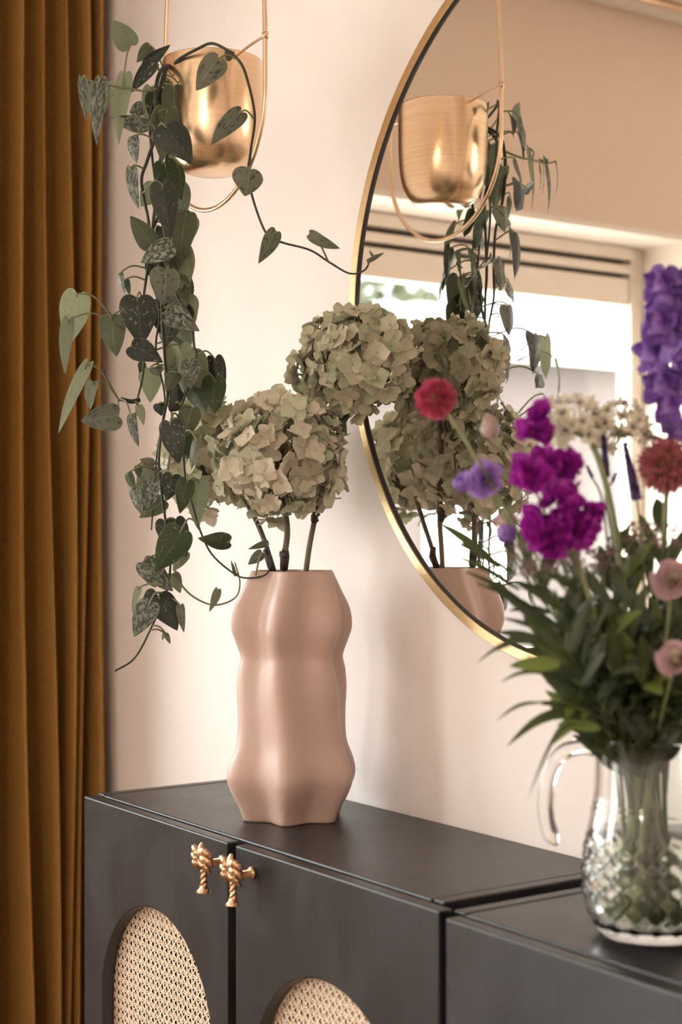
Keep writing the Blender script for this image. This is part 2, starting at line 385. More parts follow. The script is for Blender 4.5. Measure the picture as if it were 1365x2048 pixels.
# ================================================================== curtain
def curtain():
    rr = random.Random(5)
    ys = [.0]; 
    pit = [.030, .034, .040, .036, .046, .052, .050, .056, .06]
    for p in pit: ys.append(ys[-1]+p)
    total = ys[-1]
    amp = [rr.uniform(.8, 1.15)*.040 for _ in pit]; ph = [rr.uniform(0, 6) for _ in pit]; lean = [rr.uniform(-1, 1) for _ in pit]
    n = len(pit)
    def fn(u, v):
        z = .012+u*2.40; s = v*n; k = min(int(s), n-1); f = s-k
        y = ys[k]+(ys[k+1]-ys[k])*f
        hz = 1-u
        sh = .014*hz*math.sin(1.9*v*6+1.0*z)+.006*math.sin(z*1.5+v*11)
        env = min(1, v*9)
        a = amp[k]*(1-f)+amp[min(k+1, n-1)]*f
        a *= (.75+.45*hz)
        w = math.sin(2*PI*f)
        w = math.copysign(abs(w)**.75, w)
        x = -1.310+a*w+.008*math.sin(z*3+v*17)
        yy = -.02-(y+sh*env)-.010*math.cos(2*PI*f)*env
        return (x, yy, z)
    mb = MB().grid(fn, 60, n*18)
    o = mb.build('curtain', M['velvet']); tag(o, 'ochre brown velvet curtain hanging in deep gathered folds', 'curtain')
    md = o.modifiers.new('s', 'SOLIDIFY'); md.thickness = .0025
curtain()
tag(MB().tube([(-1.31, -.03, 2.425), (-1.31, -1.95, 2.425)], .012, 12).build('curtain_rail', M['rod']), 'brass curtain rail above the velvet curtain', 'curtain rail')
# ================================================================== mirror
mc = Vector((-.0770, 0, 1.4984)); R0 = .4566
mi = thing('round_mirror', (mc.x, -.0, mc.z), 'large round wall mirror with a slim brushed gold frame', 'mirror')
prof = [(R0, -.002), (R0, -.013), (R0-.001, -.014), (R0-.0125, -.014), (R0-.0135, -.0132), (R0-.0145, -.010), (R0-.0145, -.002)]
N = 160
mb = MB().grid(lambda u, v: (mc.x+prof[int(round(v*6))][0]*math.cos(2*PI*u), prof[int(round(v*6))][1], mc.z+prof[int(round(v*6))][0]*math.sin(2*PI*u)), N, 6, cu=True)
o = mb.build('mirror_frame', M['gold'], mi); 
md = o.modifiers.new('e', 'EDGE_SPLIT'); md.split_angle = .6
rb = MB().grid(lambda u, v: (mc.x+(R0-.0144-.0022*v)*math.cos(2*PI*u), -.0133+.0040*v, mc.z+(R0-.0144-.0022*v)*math.sin(2*PI*u)), N, 1, cu=True)
rb.build('inner_gasket', M['blackgap'], mi)
vs = [(mc.x, -.0093, mc.z)]+[(mc.x+(R0-.0160)*math.cos(2*PI*i/N), -.0093, mc.z+(R0-.0160)*math.sin(2*PI*i/N)) for i in range(N)]
MB().add(vs, [(0, 1+i, 1+(i+1) % N) for i in range(N)]).build('mirror_glass', M['mirror'], mi, False)
# ================================================================== cabinets
def arch(cx, cz, r, x0, x1, z0, z1, y0, y1):
    """door board with an arched opening open to the foot of the arch"""
    mb = MB(); n = 40; zb = .12
    inn = [(cx-r, zb)]+[(cx-r, cz-(cz-zb)*(1-i/4)) for i in range(1, 4)]
    inn += [(cx-r*math.cos(PI*i/n), cz+r*math.sin(PI*i/n)) for i in range(n+1)]
    inn += [(cx+r, cz-(cz-zb)*(i/4)) for i in range(1, 5)]
    # matching outer boundary
    out = []
    for (x, z) in inn:
        if z <= cz: out.append((x0 if x < cx else x1, z if z > zb else z0))
        else:
            a = math.atan2(z-cz, x-cx); c, s = math.cos(a), math.sin(a)
            t = min(((x1-cx)/c if c > 0 else (x0-cx)/c) if abs(c) > 1e-6 else 1e9, (z1-cz)/s)
            out.append((cx+c*t, cz+s*t))
    # snap nearest outer points to the corners
    for cxn in ((x0, z1), (x1, z1)):
        k = min(range(len(out)), key=lambda i: (out[i][0]-cxn[0])**2+(out[i][1]-cxn[1])**2); out[k] = cxn
    m = len(inn); v = []
    for y in (y0, y1):
        v += [(x, y, z) for x, z in inn]+[(x, y, z) for x, z in out]
    f = []
    for i in range(m-1):
        f.append((i, i+1, m+i+1, m+i)); f.append((2*m+i, 3*m+i, 3*m+i+1, 2*m+i+1))
        f.append((i, 2*m+i, 2*m+i+1, i+1)); f.append((m+i, m+i+1, 3*m+i+1, 3*m+i))
    f.append((m, 3*m, 2*m, 0)); f.append((0, 0+m-1, 2*m-1, m)); f = f[:-1]
    v2 = v; mb.add(v2, f)
    mb.add([(cx-r, y0, zb), (cx+r, y0, zb), (x1, y0, z0), (x0, y0, z0), (cx-r, y1, zb), (cx+r, y1, zb), (x1, y1, z0), (x0, y1, z0)], [(0, 3, 2, 1), (4, 5, 6, 7), (0, 1, 5, 4), (3, 7, 6, 2)])
    f2 = [(2*m-1, 3*m-1, m-1)]
    return mb
def cane(cx, cz, r, yb, parent):
    """woven cane: vertical and horizontal pairs with crossing diagonals, all real strands"""
    p = .0127; mb = MB(); x0, x1, z0, z1 = cx-r-.012, cx+r+.012, .10, cz+r+.012
    def strand(a, b, w, y, h=.0005):
        a = Vector((a[0], 0, a[1])); b = Vector((b[0], 0, b[1])); d = (b-a).normalized(); n = Vector((-d.z, 0, d.x))*w/2
        L = (b-a).length; k = max(2, int(L/(p/2)))
        v = []; f = []
        for i in range(k+1):
            q = a.lerp(b, i/k); yy = y+.00045*math.cos(i*PI)
            v += [q-n+Vector((0, yy, 0)), q+Vector((0, yy-h, 0)), q+n+Vector((0, yy, 0))]
        for i in range(k):
            f += [(3*i, 3*i+1, 3*i+4, 3*i+3), (3*i+1, 3*i+2, 3*i+5, 3*i+4)]
        mb.add(v, f)
    nx = int((x1-x0)/p); nz = int((z1-z0)/p)
    for i in range(nx+1):
        for s in (-.0014, .0014): strand((x0+i*p+s, z0), (x0+i*p+s, z1), .0019, yb)
    for j in range(nz+1):
        for s in (-.0014, .0014): strand((x0, z0+j*p+s), (x1, z0+j*p+s), .0019, yb-.0004)
    for k in range(-nz-1, nx+2):
        for sg in (1, -1):
            ax = x0+k*p; a = max(0, -k)*p; b = min(nz*p, (nx-k)*p)
            if b-a < p: continue
            if sg > 0: strand((ax+a, z0+a), (ax+b, z0+b), .0022, yb-.0010)
            else: strand((ax+a, z0+nz*p-a), (ax+b, z0+nz*p-b), .0022, yb-.0014)
    o = mb.build('cane_webbing', M['cane'], parent); o['kind'] = 'stuff'
    o['label'] = 'natural woven cane webbing'
    return o
def palm_knob(x, z, door, ydoor):
    mb = MB(); y = ydoor-.028
    mb.tube([(x, ydoor, z), (x, ydoor-.004, z), (x, ydoor-.0045, z), (x, y+.004, z)], [.0075, .0075, .0045, .004], 14)
    zt = z-.004
    # twisted trunk with flared foot
    def trunk(u, v):
        r = .0040+.0007*math.cos(3*(2*PI*v)+u*26)+(.0040*max(0, u-.72)/.28)
        a = 2*PI*v; return (x+r*1.15*math.cos(a), y+r*math.sin(a), zt-.030*u)
    mb.grid(trunk, 40, 20, cv=True)
    mb.lathe([(.0, zt-.030), (.0088, zt-.0301)], (x, y), 20)
    # cast fronds: three drooping lobes each side, an upright spear, a crown boss
    def lobe(pts, w, th, turns):
        pts = smooth_line(pts, 6); n = len(pts)-1
        T = [(pts[min(i+1, n)]-pts[max(i-1, 0)]).normalized() for i in range(n+1)]
        def fn(u, v):
            i = int(round(u*n)); a = 2*PI*v; k = math.sin(PI*(.07+.90*u))**.55
            side = T[i].cross(Vector((0, 1, 0))).normalized()
            rid = 1+.10*math.cos(turns*2*PI*u)
            return pts[i]+side*math.cos(a)*w*k*rid+Vector((0, 1, 0))*math.sin(a)*th*k*rid
        mb.grid(fn, n, 12, cv=True)
        mb.add([pts[0]], []); 
    o0 = Vector((x, y-.001, zt+.003))
    for s in (1, -1):
        for e, m, w in (((.0165, .011), (.010, .0185), .0052), ((.0178, .002), (.0115, .0100), .0050), ((.0140, -.0065), (.0100, .0020), .0046)):
            lobe([o0, o0+Vector((s*m[0]*.5, -.0045, m[1]*.62)), o0+Vector((s*m[0], -.0055, m[1])), o0+Vector((s*e[0], -.0015, e[1]+.003)), o0+Vector((s*e[0]*1.02, .003, e[1]-.003))], w, .0042, 7)
    lobe([o0, o0+Vector((0, -.004, .012)), o0+Vector((0, -.003, .020)), o0+Vector((0, -.001, .0275))], .0052, .0042, 9)
    mb.grid(lambda u, v: (x+.0078*math.cos(2*PI*v)*math.sin(PI*u), y-.001+.0065*math.sin(2*PI*v)*math.sin(PI*u), zt+.005+.009*math.cos(PI*u)), 8, 16, cv=True)
    o = mb.build('door_knob', M['brass'], door); o['label'] = 'brass palm tree shaped knob'
def cabinet(x0, x1, zt, yf, doors, label):
    t = thing('cabinet', ((x0+x1)/2, -.14, 0), label, 'cabinet', 'black cabinets along the wall')
    def bd(name, a, b, mat=M['bw'], gr=2, lab=None):
        o = MB().box(a, b).build(name, mat, t, False); boxuv(o, gr)
        md = o.modifiers.new('b', 'BEVEL'); md.width = .0019; md.segments = 2
        if lab: o['label'] = lab
        return o
    yc = yf+.026
    bd('side_panel', (x0, yc, .0), (x0+.018, -.002, zt)); bd('side_panel', (x1-.018, yc, .0), (x1, -.002, zt))
    bd('top_panel', (x0+.0195, yc-.001, zt-.0185), (x1-.0195, -.002, zt-.0005), gr=0)
    bd('bottom_panel', (x0+.0195, yc, .05), (x1-.0195, -.002, .068), M['pine'], 0)
    bd('back_panel', (x0+.018, -.010, .07), (x1-.018, -.0025, zt-.02), M['pine'], 0)
    for z in (.36, .668): bd('shelf', (x0+.02, yc+.012, z), (x1-.02, -.012, z+.016), M['pine'], 0, 'unpainted pine shelf')
    for d in doors:
        dx0, dx1, cx = d[:3]
        if cx is not None:
            o = arch(cx, .557, .153, dx0, dx1, .02, zt-.001, yf, yf+.018).build('door', M['bw'], t, False); boxuv(o, 2)
            md = o.modifiers.new('b', 'BEVEL'); md.width = .0019; md.segments = 2; md.limit_method = 'ANGLE'; md.angle_limit = 1.0
            cane(cx, .557, .153, yf+.0215, o)
        if d[3] is not None: palm_knob(d[3], d[4], o, yf)
    return t
cabinet(-.800, -.004, .830, -.292, [(-.7925, -.3935, -.583, -.4025, .805), (-.3745, .020, -.182, -.3335, .803)], 'black stained wooden cabinet with two palm knobs, under the pink vase')
cabinet(.018, .814, .8275, -.297, [(.037, .420, .235, None, 0), (.432, .808, .62, None, 0)], 'black stained wooden cabinet carrying the glass jug, at the right')
# ================================================================== pink vase
VC = Vector((-.484, -.139, .83))
zs = [0, .018, .038, .056, .074, .100, .135, .170, .195, .212, .230, .250, .275, .300, .3235]
rs = [.0655, .0725, .0835, .0895, .0865, .0765, .0735, .0735, .071, .0675, .073, .0795, .0775, .067, .0572]
def interp(x, X, Y):
    for i in range(len(X)-1):
        if x <= X[i+1]:
            t = (x-X[i])/(X[i+1]-X[i]); 
            m0 = (Y[i+1]-Y[i-1])/(X[i+1]-X[i-1]) if i > 0 else (Y[1]-Y[0])/(X[1]-X[0])
            m1 = (Y[i+2]-Y[i])/(X[i+2]-X[i]) if i+2 < len(X) else (Y[-1]-Y[-2])/(X[-1]-X[-2])
            hh = X[i+1]-X[i]
            return (2*t**3-3*t*t+1)*Y[i]+(t**3-2*t*t+t)*hh*m0+(-2*t**3+3*t*t)*Y[i+1]+(t**3-t*t)*hh*m1
    return Y[-1]
va = math.atan2(CAM.y-VC.y, CAM.x-VC.x)
def vr(z, a, inset=0):
    R = interp(z, zs, rs); amp = .115+.03*math.cos(z*24)
    ph = va-.16+.14*math.sin(z*19+.6)*(.4+z*2)
    c = math.cos(6*(a-ph)); c = .72*c+.28*(abs(.5+.5*c)**2*2-1)
    return R*(1+amp*(c-.78))-inset
def vase():
    mb = MB(); nz, na = 110, 192
    rings = [(i/nz*.3235, 0) for i in range(nz+1)]+[(.3247, .0008), (.3250, .0020), (.3244, .0036)]+[(.3225-i/30*.315, .0045) for i in range(31)]
    v = []; f = []
    for z, ins in rings:
        for j in range(na):
            a = 2*PI*j/na; r = vr(min(z, .3235), a, ins); v.append((VC.x+r*math.cos(a), VC.y+r*math.sin(a), VC.z+z))
    for i in range(len(rings)-1):
        for j in range(na): f.append((i*na+j, i*na+(j+1) % na, (i+1)*na+(j+1) % na, (i+1)*na+j))
    f.append(tuple(range(na))[::-1]); f.append(tuple((len(rings)-1)*na+j for j in range(na)))
    mb.add(v, f); o = mb.build('ribbed_vase', M['vase'], None, True, origin=VC)
    tag(o, 'matt dusty pink ceramic vase with wavy ribs standing on the cabinet', 'vase')
vase()
# ================================================================== hydrangeas
def petal(mb, M4, L, Wd, cup, seed, nu=6, nv=6):
    rr = random.Random(seed); a, b, c = rr.uniform(-1, 1), rr.uniform(0, 6), rr.uniform(.6, 1.3)
    def fn(u, v):
        s = (v-.5)*2; w = Wd*(math.sin(PI*(.10+.80*u))**.62)
        x = s*w*.5; y = L*(u*(1-.14*s*s))
        z = cup*L*(u*u*.9)-.25*Wd*(1-abs(s))*.3*u+.10*Wd*math.sin(3*s+b)*u*u*c+.07*L*a*u*s
        return M4 @ Vector((x, y, z))
    mb.grid(fn, nu, nv)
def floret_mesh(mat, seed, L=.0155, Wd=.0165, cup=.25):
    rr = random.Random(seed); mb = MB()
    for k in range(4):
        ang = k*PI/2+rr.uniform(-.2, .2); R = Matrix.Rotation(ang, 4, 'Z') @ Matrix.Rotation(rr.uniform(-.25, .55)+(.1 if k % 2 else 0), 4, 'X') @ Matrix.Translation((0, .001, .0003*k))
        s = rr.uniform(.85, 1.15); petal(mb, R, L*s, Wd*s*rr.uniform(.9, 1.1), cup*rr.uniform(-.6, 1.6), seed*7+k)
    k = len(mb.v)
    mb.lathe([(.0001, .002), (.0013, .0014), (.0014, .0004), (.0007, -.001)], (0, 0), 6)
    mb.tube([(0, 0, 0), (0, .0005, -.010), (0, 0, -.022)], [.0006, .0005, .0005], 5)
    return mb.mesh('floret', mat)
def fib(n, seed=0):
    g = PI*(3-math.sqrt(5)); rr = random.Random(seed)
    for i in range(n):
        z = 1-2*(i+.5)/n; r = math.sqrt(max(0, 1-z*z)); a = g*i+rr.uniform(-.2, .2)
        yield Vector((r*math.cos(a), r*math.sin(a), z))
def bent(d, rr, k):
    q = Vector((d.x+rr.uniform(-k, k), d.y+rr.uniform(-k, k), d.z+rr.uniform(-k, k))).normalized()
    return q.to_track_quat('Z', 'Y') @ Quaternion((0, 0, 1), rr.uniform(0, 6.28))
def hydrangea(c, rad, mat, n, seed, path, label, rs, pxw=1.0):
    base = path[0]
    t = thing('hydrangea_stem', base, label, 'flower', 'dried hydrangeas in the pink vase')
    rr = random.Random(seed)
    sl = smooth_line(path, 6)
    MB().tube(sl, taper(len(sl), rs, rs*.75), 10).build('stem', M['wood'], t)
    ms = [floret_mesh(mat, seed*50+i, .0155*pxw, .0165*pxw) for i in range(7)]
    for i, d in enumerate(fib(n, seed)):
        if d.z < -.72 and rr.random() < .6: continue
        lay = rr.uniform(.86, 1.03) if i % 4 else rr.uniform(.72, .85)
        lump = 1+.05*math.sin(d.x*5+seed)+.05*math.sin(d.y*6+d.z*4)
        p = c+Vector((d.x*rad[0], d.y*rad[1], d.z*rad[2]))*lay*lump
        nrm = Vector((d.x/rad[0], d.y/rad[1], d.z/rad[2])).normalized()
        inst(ms[i % 7], 'floret', t, p, bent(nrm, rr, .62), rr.uniform(.85, 1.2))
    mb = MB()
    for i, d in enumerate(fib(60, seed+1)):
        p = c+Vector((d.x*rad[0], d.y*rad[1], d.z*rad[2]))*.86
        q = c+Vector((0, 0, -rad[2]*.55)); m = q.lerp(p, .5)+Vector((0, 0, .004))
        mb.tube([q, m, p], [.0014, .0009, .0006], 5, False)
    mb.build('pedicels', M['pedicel'], t)
    return t
c1 = P(563, 915, 2.034); c2 = P(708, 727, 2.05); c4 = P(417, 918, 2.165)
vin = VC+Vector((0, 0, .02))
hydrangea(c1, (.082, .080, .083), M['hyd'], 265, 11, [VC+Vector((.01, -.01, .01)), VC+Vector((.004, -.02, .2)), P(566, 1148, 2.035), P(575, 1060, 2.03), c1+Vector((0, 0, -.05))], 'dried sage and beige hydrangea head lowest and nearest, above the pink vase', .0048)
hydrangea(c2, (.095, .058, .068), M['hyd2'], 250, 23, [VC+Vector((-.02, 0, .01)), VC+Vector((0, .01, .2)), P(612, 1146, 2.07), P(632, 1030, 2.07), P(672, 880, 2.06), c2+Vector((0, .01, -.04))], 'tall dried green hydrangea head partly in front of the mirror', .0042)
hydrangea(c4, (.062, .058, .078), M['hyd3'], 170, 37, [VC+Vector((.02, .0, .01)), VC+Vector((.01, .0, .2)), P(549, 1148, 2.09), P(512, 1040, 2.12), P(460, 965, 2.15), c4+Vector((0, 0, -.03))], 'pale green hydrangea head at the back left behind the trailing vine', .0040)
hs = [o for o in COL.objects if o.name.startswith('hydrangea_stem')]
mb = MB()
for dx, dz in ((-.007, .006), (.007, .006), (0, .009)):
    a = P(570, 1112, 2.03); mb.tube([a, a+Vector((dx*.7, -.002, dz*.4)), a+Vector((dx, -.003, dz))], [.0055, .004, .0008], 6)
mb.tube([P(568, 1140, 2.034), P(570, 1112, 2.032), P(571, 1100, 2.032)], [.0052, .0064, .0045], 8); mb.build('stem_node', M['node'], hs[0])
mb = MB()
for px, py in ((630, 1036), (633, 1024)):
    a = P(px, py, 2.07); mb.tube([a-Vector((0, 0, .004)), a+Vector((.004, -.004, .004)), a+Vector((.006, -.006, .007))], [.0056, .004, .0008], 6)
mb.build('stem_node', M['node'], hs[1])
mb = MB(); mb.tube([P(532, 1098, 2.10), P(538, 1118, 2.10), P(547, 1146, 2.09)], [.0045, .0055, .005], 8); mb.build('stem_node', M['node'], hs[2])
def dry_leaf(pts, w, parent):
    pts = smooth_line(pts, 5); mb = MB(); n = len(pts)-1
    sd = (pts[-1]-pts[0]).cross(FW).normalized()
    mb.grid(lambda u, v: pts[int(round(u*n))]+sd*(v-.5)*w*math.sin(PI*(.06+.9*u))+FW*(.3*w*abs(v-.5)+.15*w*math.sin(u*12)), n, 4)
    mb.build('dried_leaf', LM['dark'], parent)
dry_leaf([P(682, 845, 2.04), P(676, 808, 2.04), P(664, 812, 2.04), P(660, 830, 2.03)], .010, hs[1])
dry_leaf([P(684, 812, 2.05), P(684, 850, 2.04), P(686, 872, 2.04), P(702, 866, 2.03)], .014, hs[1])
dry_leaf([P(682, 830, 2.05), P(680, 860, 2.05), P(680, 886, 2.05)], .010, hs[1])
# ================================================================== hanging planter
PC = Vector((-.576, -.2065, 1.836))
hp = thing('hanging_planter', (PC.x, PC.y, 1.639), 'rounded brushed brass pot hung in a teardrop brass hoop', 'planter')
rp, hh = .0665, .151
pr = [(.0001, 1.6855), (.028, 1.6858), (.038, 1.6885), (.047, 1.6955), (.054, 1.7045), (.0595, 1.716), (.063, 1.730), (.0652, 1.748), (.0664, 1.775), (.0668, 1.834), (.0665, 1.836), (.0655, 1.836), (.0650, 1.834), (.0646, 1.775), (.062, 1.735), (.05, 1.71), (.03, 1.70), (.0001, 1.70)]
pm = MB().lathe(pr, (PC.x, PC.y), 96).build('pot', M['pot'], hp)
RW, zc0 = .1325, 1.7715
def ringpts():
    left = []; n = 26
    for i in range(n+1):                # from apex down the right
        z = 2.40-(2.40-1.80)*i/n; k = max(0, (z-1.83)/.57)
        left.append((RW*(1-k*k), z))
    left[0] = (.0, 2.40)
    arc = [(RW*math.cos(a), zc0+RW*math.sin(a)) for a in [-PI*i/36 for i in range(37)]]
    p = left+arc+[(-x, z) for x, z in reversed(left)]
    return [Vector((PC.x+x, PC.y, z)) for x, z in p]
rpz = ringpts()
MB().tube(rpz, .0031, 10, False).build('hanging_hoop', M['rod'], hp)
MB().tube([(PC.x, PC.y, 2.395), (PC.x, PC.y, 2.449)], .0015, 8).build('cord', M['rod'], hp)
for s in (1, -1):
    a = Vector((PC.x+s*RW, PC.y, 1.838)); b = Vector((PC.x+s*(rp-.001), PC.y, 1.830))
    mb = MB().tube(smooth_line([a+Vector((s*.004, 0, .003)), a, a.lerp(b, .5)+Vector((0, 0, .001)), b, b+Vector((-s*.006, 0, -.003))], 4), .0017, 8)
    mb.tube([a+Vector((0, 0, -.004)), a+Vector((0, 0, .004))], .0042, 10)
    mb.build('hook', M['rod'], hp)
tp = thing('trailing_plant', (PC.x, PC.y, 1.71), 'silvery spotted vine trailing from the hanging brass pot', 'plant')
MB().lathe([(.0001, 1.824), (.03, 1.826), (.05, 1.822), (.0635, 1.818)], (PC.x, PC.y), 32).build('soil', M['soil'], tp)
VN = []
def vine(pts, r0=.0022, r1=.0012, mat=None):
    w = [P(*p) for p in pts]; s = smooth_line(w, 7); VN.append(s)
    MB().tube(s, taper(len(s), r0, r1), 7).build('vine', mat or M['vine'], tp)
q0 = (345, 132, 2.08)
vine([(400, 150, 2.10), q0, (322, 142, 2.04), (311, 185, 2.03), (313, 260, 2.03), (295, 320, 2.04), (283, 365, 2.05), (298, 450, 2.05), (297, 520, 2.05), (288, 590, 2.06), (285, 650, 2.06), (287, 740, 2.06), (275, 800, 2.06), (270, 850, 2.06)], .003)
vine([(400, 150, 2.10), (340, 134, 2.07), (326, 160, 2.04), (309, 220, 2.05), (322, 300, 2.06), (312, 400, 2.06), (306, 470, 2.06), (318, 530, 2.06), (325, 640, 2.06), (330, 720, 2.06), (335, 790, 2.06), (325, 850, 2.05), (318, 930, 2.05), (331, 1040, 2.05), (341, 1110, 2.05), (334, 1180, 2.05), (305, 1250, 2.05), (270, 1315, 2.05), (230, 1342, 2.05)], .0028, .0013)
vine([(400, 150, 2.10), (338, 136, 2.08), (318, 200, 2.09), (335, 300, 2.08), (320, 390, 2.07), (330, 470, 2.07), (345, 560, 2.06), (358, 600, 2.05), (382, 635, 2.05), (388, 690, 2.05), (392, 715, 2.05), (374, 780, 2.05), (358, 835, 2.05), (366, 900, 2.06), (372, 960, 2.06), (388, 1020, 2.05), (402, 1065, 2.05), (425, 1110, 2.05), (465, 1145, 2.04), (492, 1156, 2.03), (530, 1150, 2.03), (543, 1125, 2.03), (535, 1092, 2.03)], .0024, .001)
vine([(333, 750, 2.07), (345, 850, 2.07), (335, 950, 2.07), (330, 1050, 2.07), (345, 1120, 2.07), (357, 1160, 2.06), (385, 1192, 2.06), (428, 1210, 2.05), (470, 1196, 2.05), (480, 1165, 2.05), (470, 1125, 2.05)], .0018, .001, M['petiole'])
vine([(390, 150, 2.09), (350, 128, 2.06), (395, 98, 2.03), (430, 88, 2.02), (478, 121, 2.01), (498, 170, 2.01), (510, 235, 2.01), (502, 300, 2.02), (497, 350, 2.02), (510, 410, 2.02), (535, 470, 2.02), (565, 485, 2.02), (620, 500, 2.02), (660, 525, 2.02), (700, 547, 2.02), (730, 540, 2.02), (745, 515, 2.02), (767, 507, 2.02)], .0021, .0011)
vine([(313, 190, 2.04), (300, 240, 2.05), (306, 330, 2.07), (318, 420, 2.08), (296, 500, 2.07), (318, 620, 2.08), (312, 700, 2.09), (330, 800, 2.08), (315, 900, 2.07), (308, 985, 2.06), (303, 1060, 2.06)], .0020, .001)
vine([(311, 178, 2.03), (290, 182, 2.01), (262, 178, 2.0), (225, 172, 1.99), (180, 164, 1.98)], .0019, .0012, M['petiole'])
vine([(278, 800, 2.06), (262, 803, 2.05), (242, 798, 2.04)], .0035, .0026)
def leaf_mesh(d_len, wid, fold, curl, roll, side_curl=0, wav=.03, tipx=.06):
    """heart-shaped leaf along +Y from its base, face +Z"""
    mb = MB()
    HB = [(0, 0), (.13, -.075), (.30, -.085), (.44, .01), (.50, .17), (.475, .36), (.375, .57), (.215, .78), (.08, .93), (0, 1)]
    def fn(u, v):
        s = (v-.5)*2
        k = u*9; i = min(8, int(k)); f = k-i; f2 = f
        p0 = HB[max(0, i-1)] if i else (-.13, -.075); p1, p2 = HB[i], HB[i+1]; p3 = HB[min(9, i+2)]
        cr_ = lambda a, b_, c, d: .5*(2*b_+(c-a)*f+(2*a-5*b_+4*c-d)*f*f+(3*b_-a-3*c+d)*f**3)
        bx = max(0, cr_(p0[0], p1[0], p2[0], p3[0])); by = cr_(p0[1], p1[1], p2[1], p3[1])
        m = u**1.15; w_ = abs(s)
        x = math.copysign(bx*w_, s); y = m+(by-m)*w_**1.3
        X = x*wid; Y = y*d_len; u = max(0, y)
        Z = -fold*abs(X)+wav*wid*math.sin(u*9+s*2)*abs(s)
        if side_curl:
            a = side_curl*s; rr_ = abs(X)/max(1e-6, abs(a)) if abs(a) > 1e-6 else 0
            if rr_: Z += rr_*(1-math.cos(a))*1.0; X = math.copysign(rr_*math.sin(abs(a)), X)
        th = curl*y
        if abs(curl) > 1e-4:
            Rr = d_len/curl; Y2 = Rr*math.sin(th); Z2 = -Rr*(1-math.cos(th)); Y2 -= Z*math.sin(th)*-1*0; Z = Z2+Z
            Y = Y2
        X += tipx*d_len*u*u
        return (X, Y, Z)
    mb.grid(fn, 18, 8)
    return mb
LEAFN = 0
def leaf(bx, by, tx, ty, w, kind, t=2.04, dt=0, roll=0, curl=.5, fold=.18, side=0, att=None):
    """leaf from base to tip; w is its real width as seen; roll turns it about its midrib"""
    global LEAFN; LEAFN += 1
    rr = random.Random(LEAFN*13)
    b = P(bx, by, t); e = P(tx, ty, t+dt)
    d = e-b; L = d.length; dn = d.normalized()
    view = (CAM-b).normalized(); n = (view-dn*view.dot(dn)).normalized()
    r = math.radians(roll) if roll else rr.uniform(-.3, .3)
    n = (Quaternion(dn, r) @ n)
    sx = dn.cross(n)
    wr = 1.05*w*t/FPX/max(.45, math.cos(r))
    ch = L*1.0
    cr = max(-1.2, min(1.2, curl)); 
    Lr = L*(1+cr*cr*.05)
    mb = leaf_mesh(Lr, wr, fold, cr, 0, side, rr.uniform(.01, .05), rr.uniform(-.08, .08))
    # correct chord direction for curl
    th = cr/2
    q = Quaternion(sx, th)
    Mx = Matrix((sx, dn, n)).transposed()
    vs = [b+q @ (Mx @ p) for p in mb.v]
    m2 = MB(); m2.add(vs, mb.f, mb.uv)
    o = m2.build('leaf', LM[kind], tp)
    # petiole to vine
    if att is None:
        best = None
        for V in VN:
            for p in V:
                dd = (p-b).length+(.03 if p.z < b.z-.005 else 0)
                if best is None or dd < best[0]: best = (dd, p)
        a = best[1]
    else: a = P(*att)
    if (a-b).length < .10 or att:
        m = a.lerp(b, .55)+Vector((0, 0, .18*(a-b).length))+view*.004
        s = smooth_line([a, m, b+q @ (-dn*.001), b+q @ (dn*L*.06)], 5)
        MB().tube(s, taper(len(s), .0013, .0010), 6).build('petiole', M['petiole'], o)
    return o
A = leaf
A(260, 91, 226, 41, 46, 'pale', 2.02, att=(245, 178, 2.01), roll=12)
A(300, 92, 272, 124, 24, 'olive', 2.04); A(293, 130, 343, 92, 30, 'dark', 2.02, side=1.2); A(306, 128, 263, 188, 34, 'dark', 2.01, side=.9)
A(164, 156, 172, 246, 18, 'silver', 1.97, roll=12); A(178, 166, 183, 243, 20, 'pale', 1.99, roll=20); A(200, 160, 187, 290, 30, 'silver', 1.98, roll=18, fold=.5); A(212, 166, 208, 235, 26, 'pale', 1.99, roll=25)
A(247, 150, 230, 291, 34, 'pale', 2.0, roll=25, fold=.5); A(292, 250, 219, 232, 36, 'silver', 2.0, side=.8, roll=-20); A(286, 214, 258, 224, 28, 'silver', 2.04)
A(302, 175, 305, 272, 36, 'pale', 2.09, roll=15); A(264, 275, 275, 328, 24, 'silver', 2.03, roll=40); A(330, 252, 381, 327, 66, 'dark', 2.0, roll=-15, fold=.25)
A(438, 118, 388, 178, 50, 'gray', 1.985, roll=15, att=(478, 121, 2.01)); A(452, 112, 470, 106, 22, 'olive', 2.03); A(482, 224, 418, 286, 38, 'gray', 1.985, roll=20, att=(508, 237, 2.01)); A(500, 338, 494, 393, 60, 'gray', 2.0, roll=-15, fold=.35)
A(262, 336, 273, 422, 24, 'silver', 2.03, roll=30); A(312, 372, 285, 415, 44, 'pale', 2.07, roll=10); A(324, 369, 343, 478, 52, 'dark', 2.01, roll=-8); A(372, 428, 357, 526, 50, 'olive', 2.07, roll=8); A(388, 437, 380, 482, 24, 'pale', 2.09)
A(304, 490, 259, 432, 42, 'olive', 2.04, roll=15); A(342, 491, 279, 522, 42, 'silver', 2.02, roll=15); A(333, 540, 324, 610, 58, 'gray', 2.02, roll=-10, fold=.3); A(240, 548, 250, 588, 12, 'silver', 2.04, roll=50, att=(292, 536, 2.06)); A(252, 560, 262, 590, 13, 'green', 2.05)
A(345, 500, 352, 535, 24, 'pale', 2.09); A(320, 455, 330, 490, 22, 'dark', 2.08)
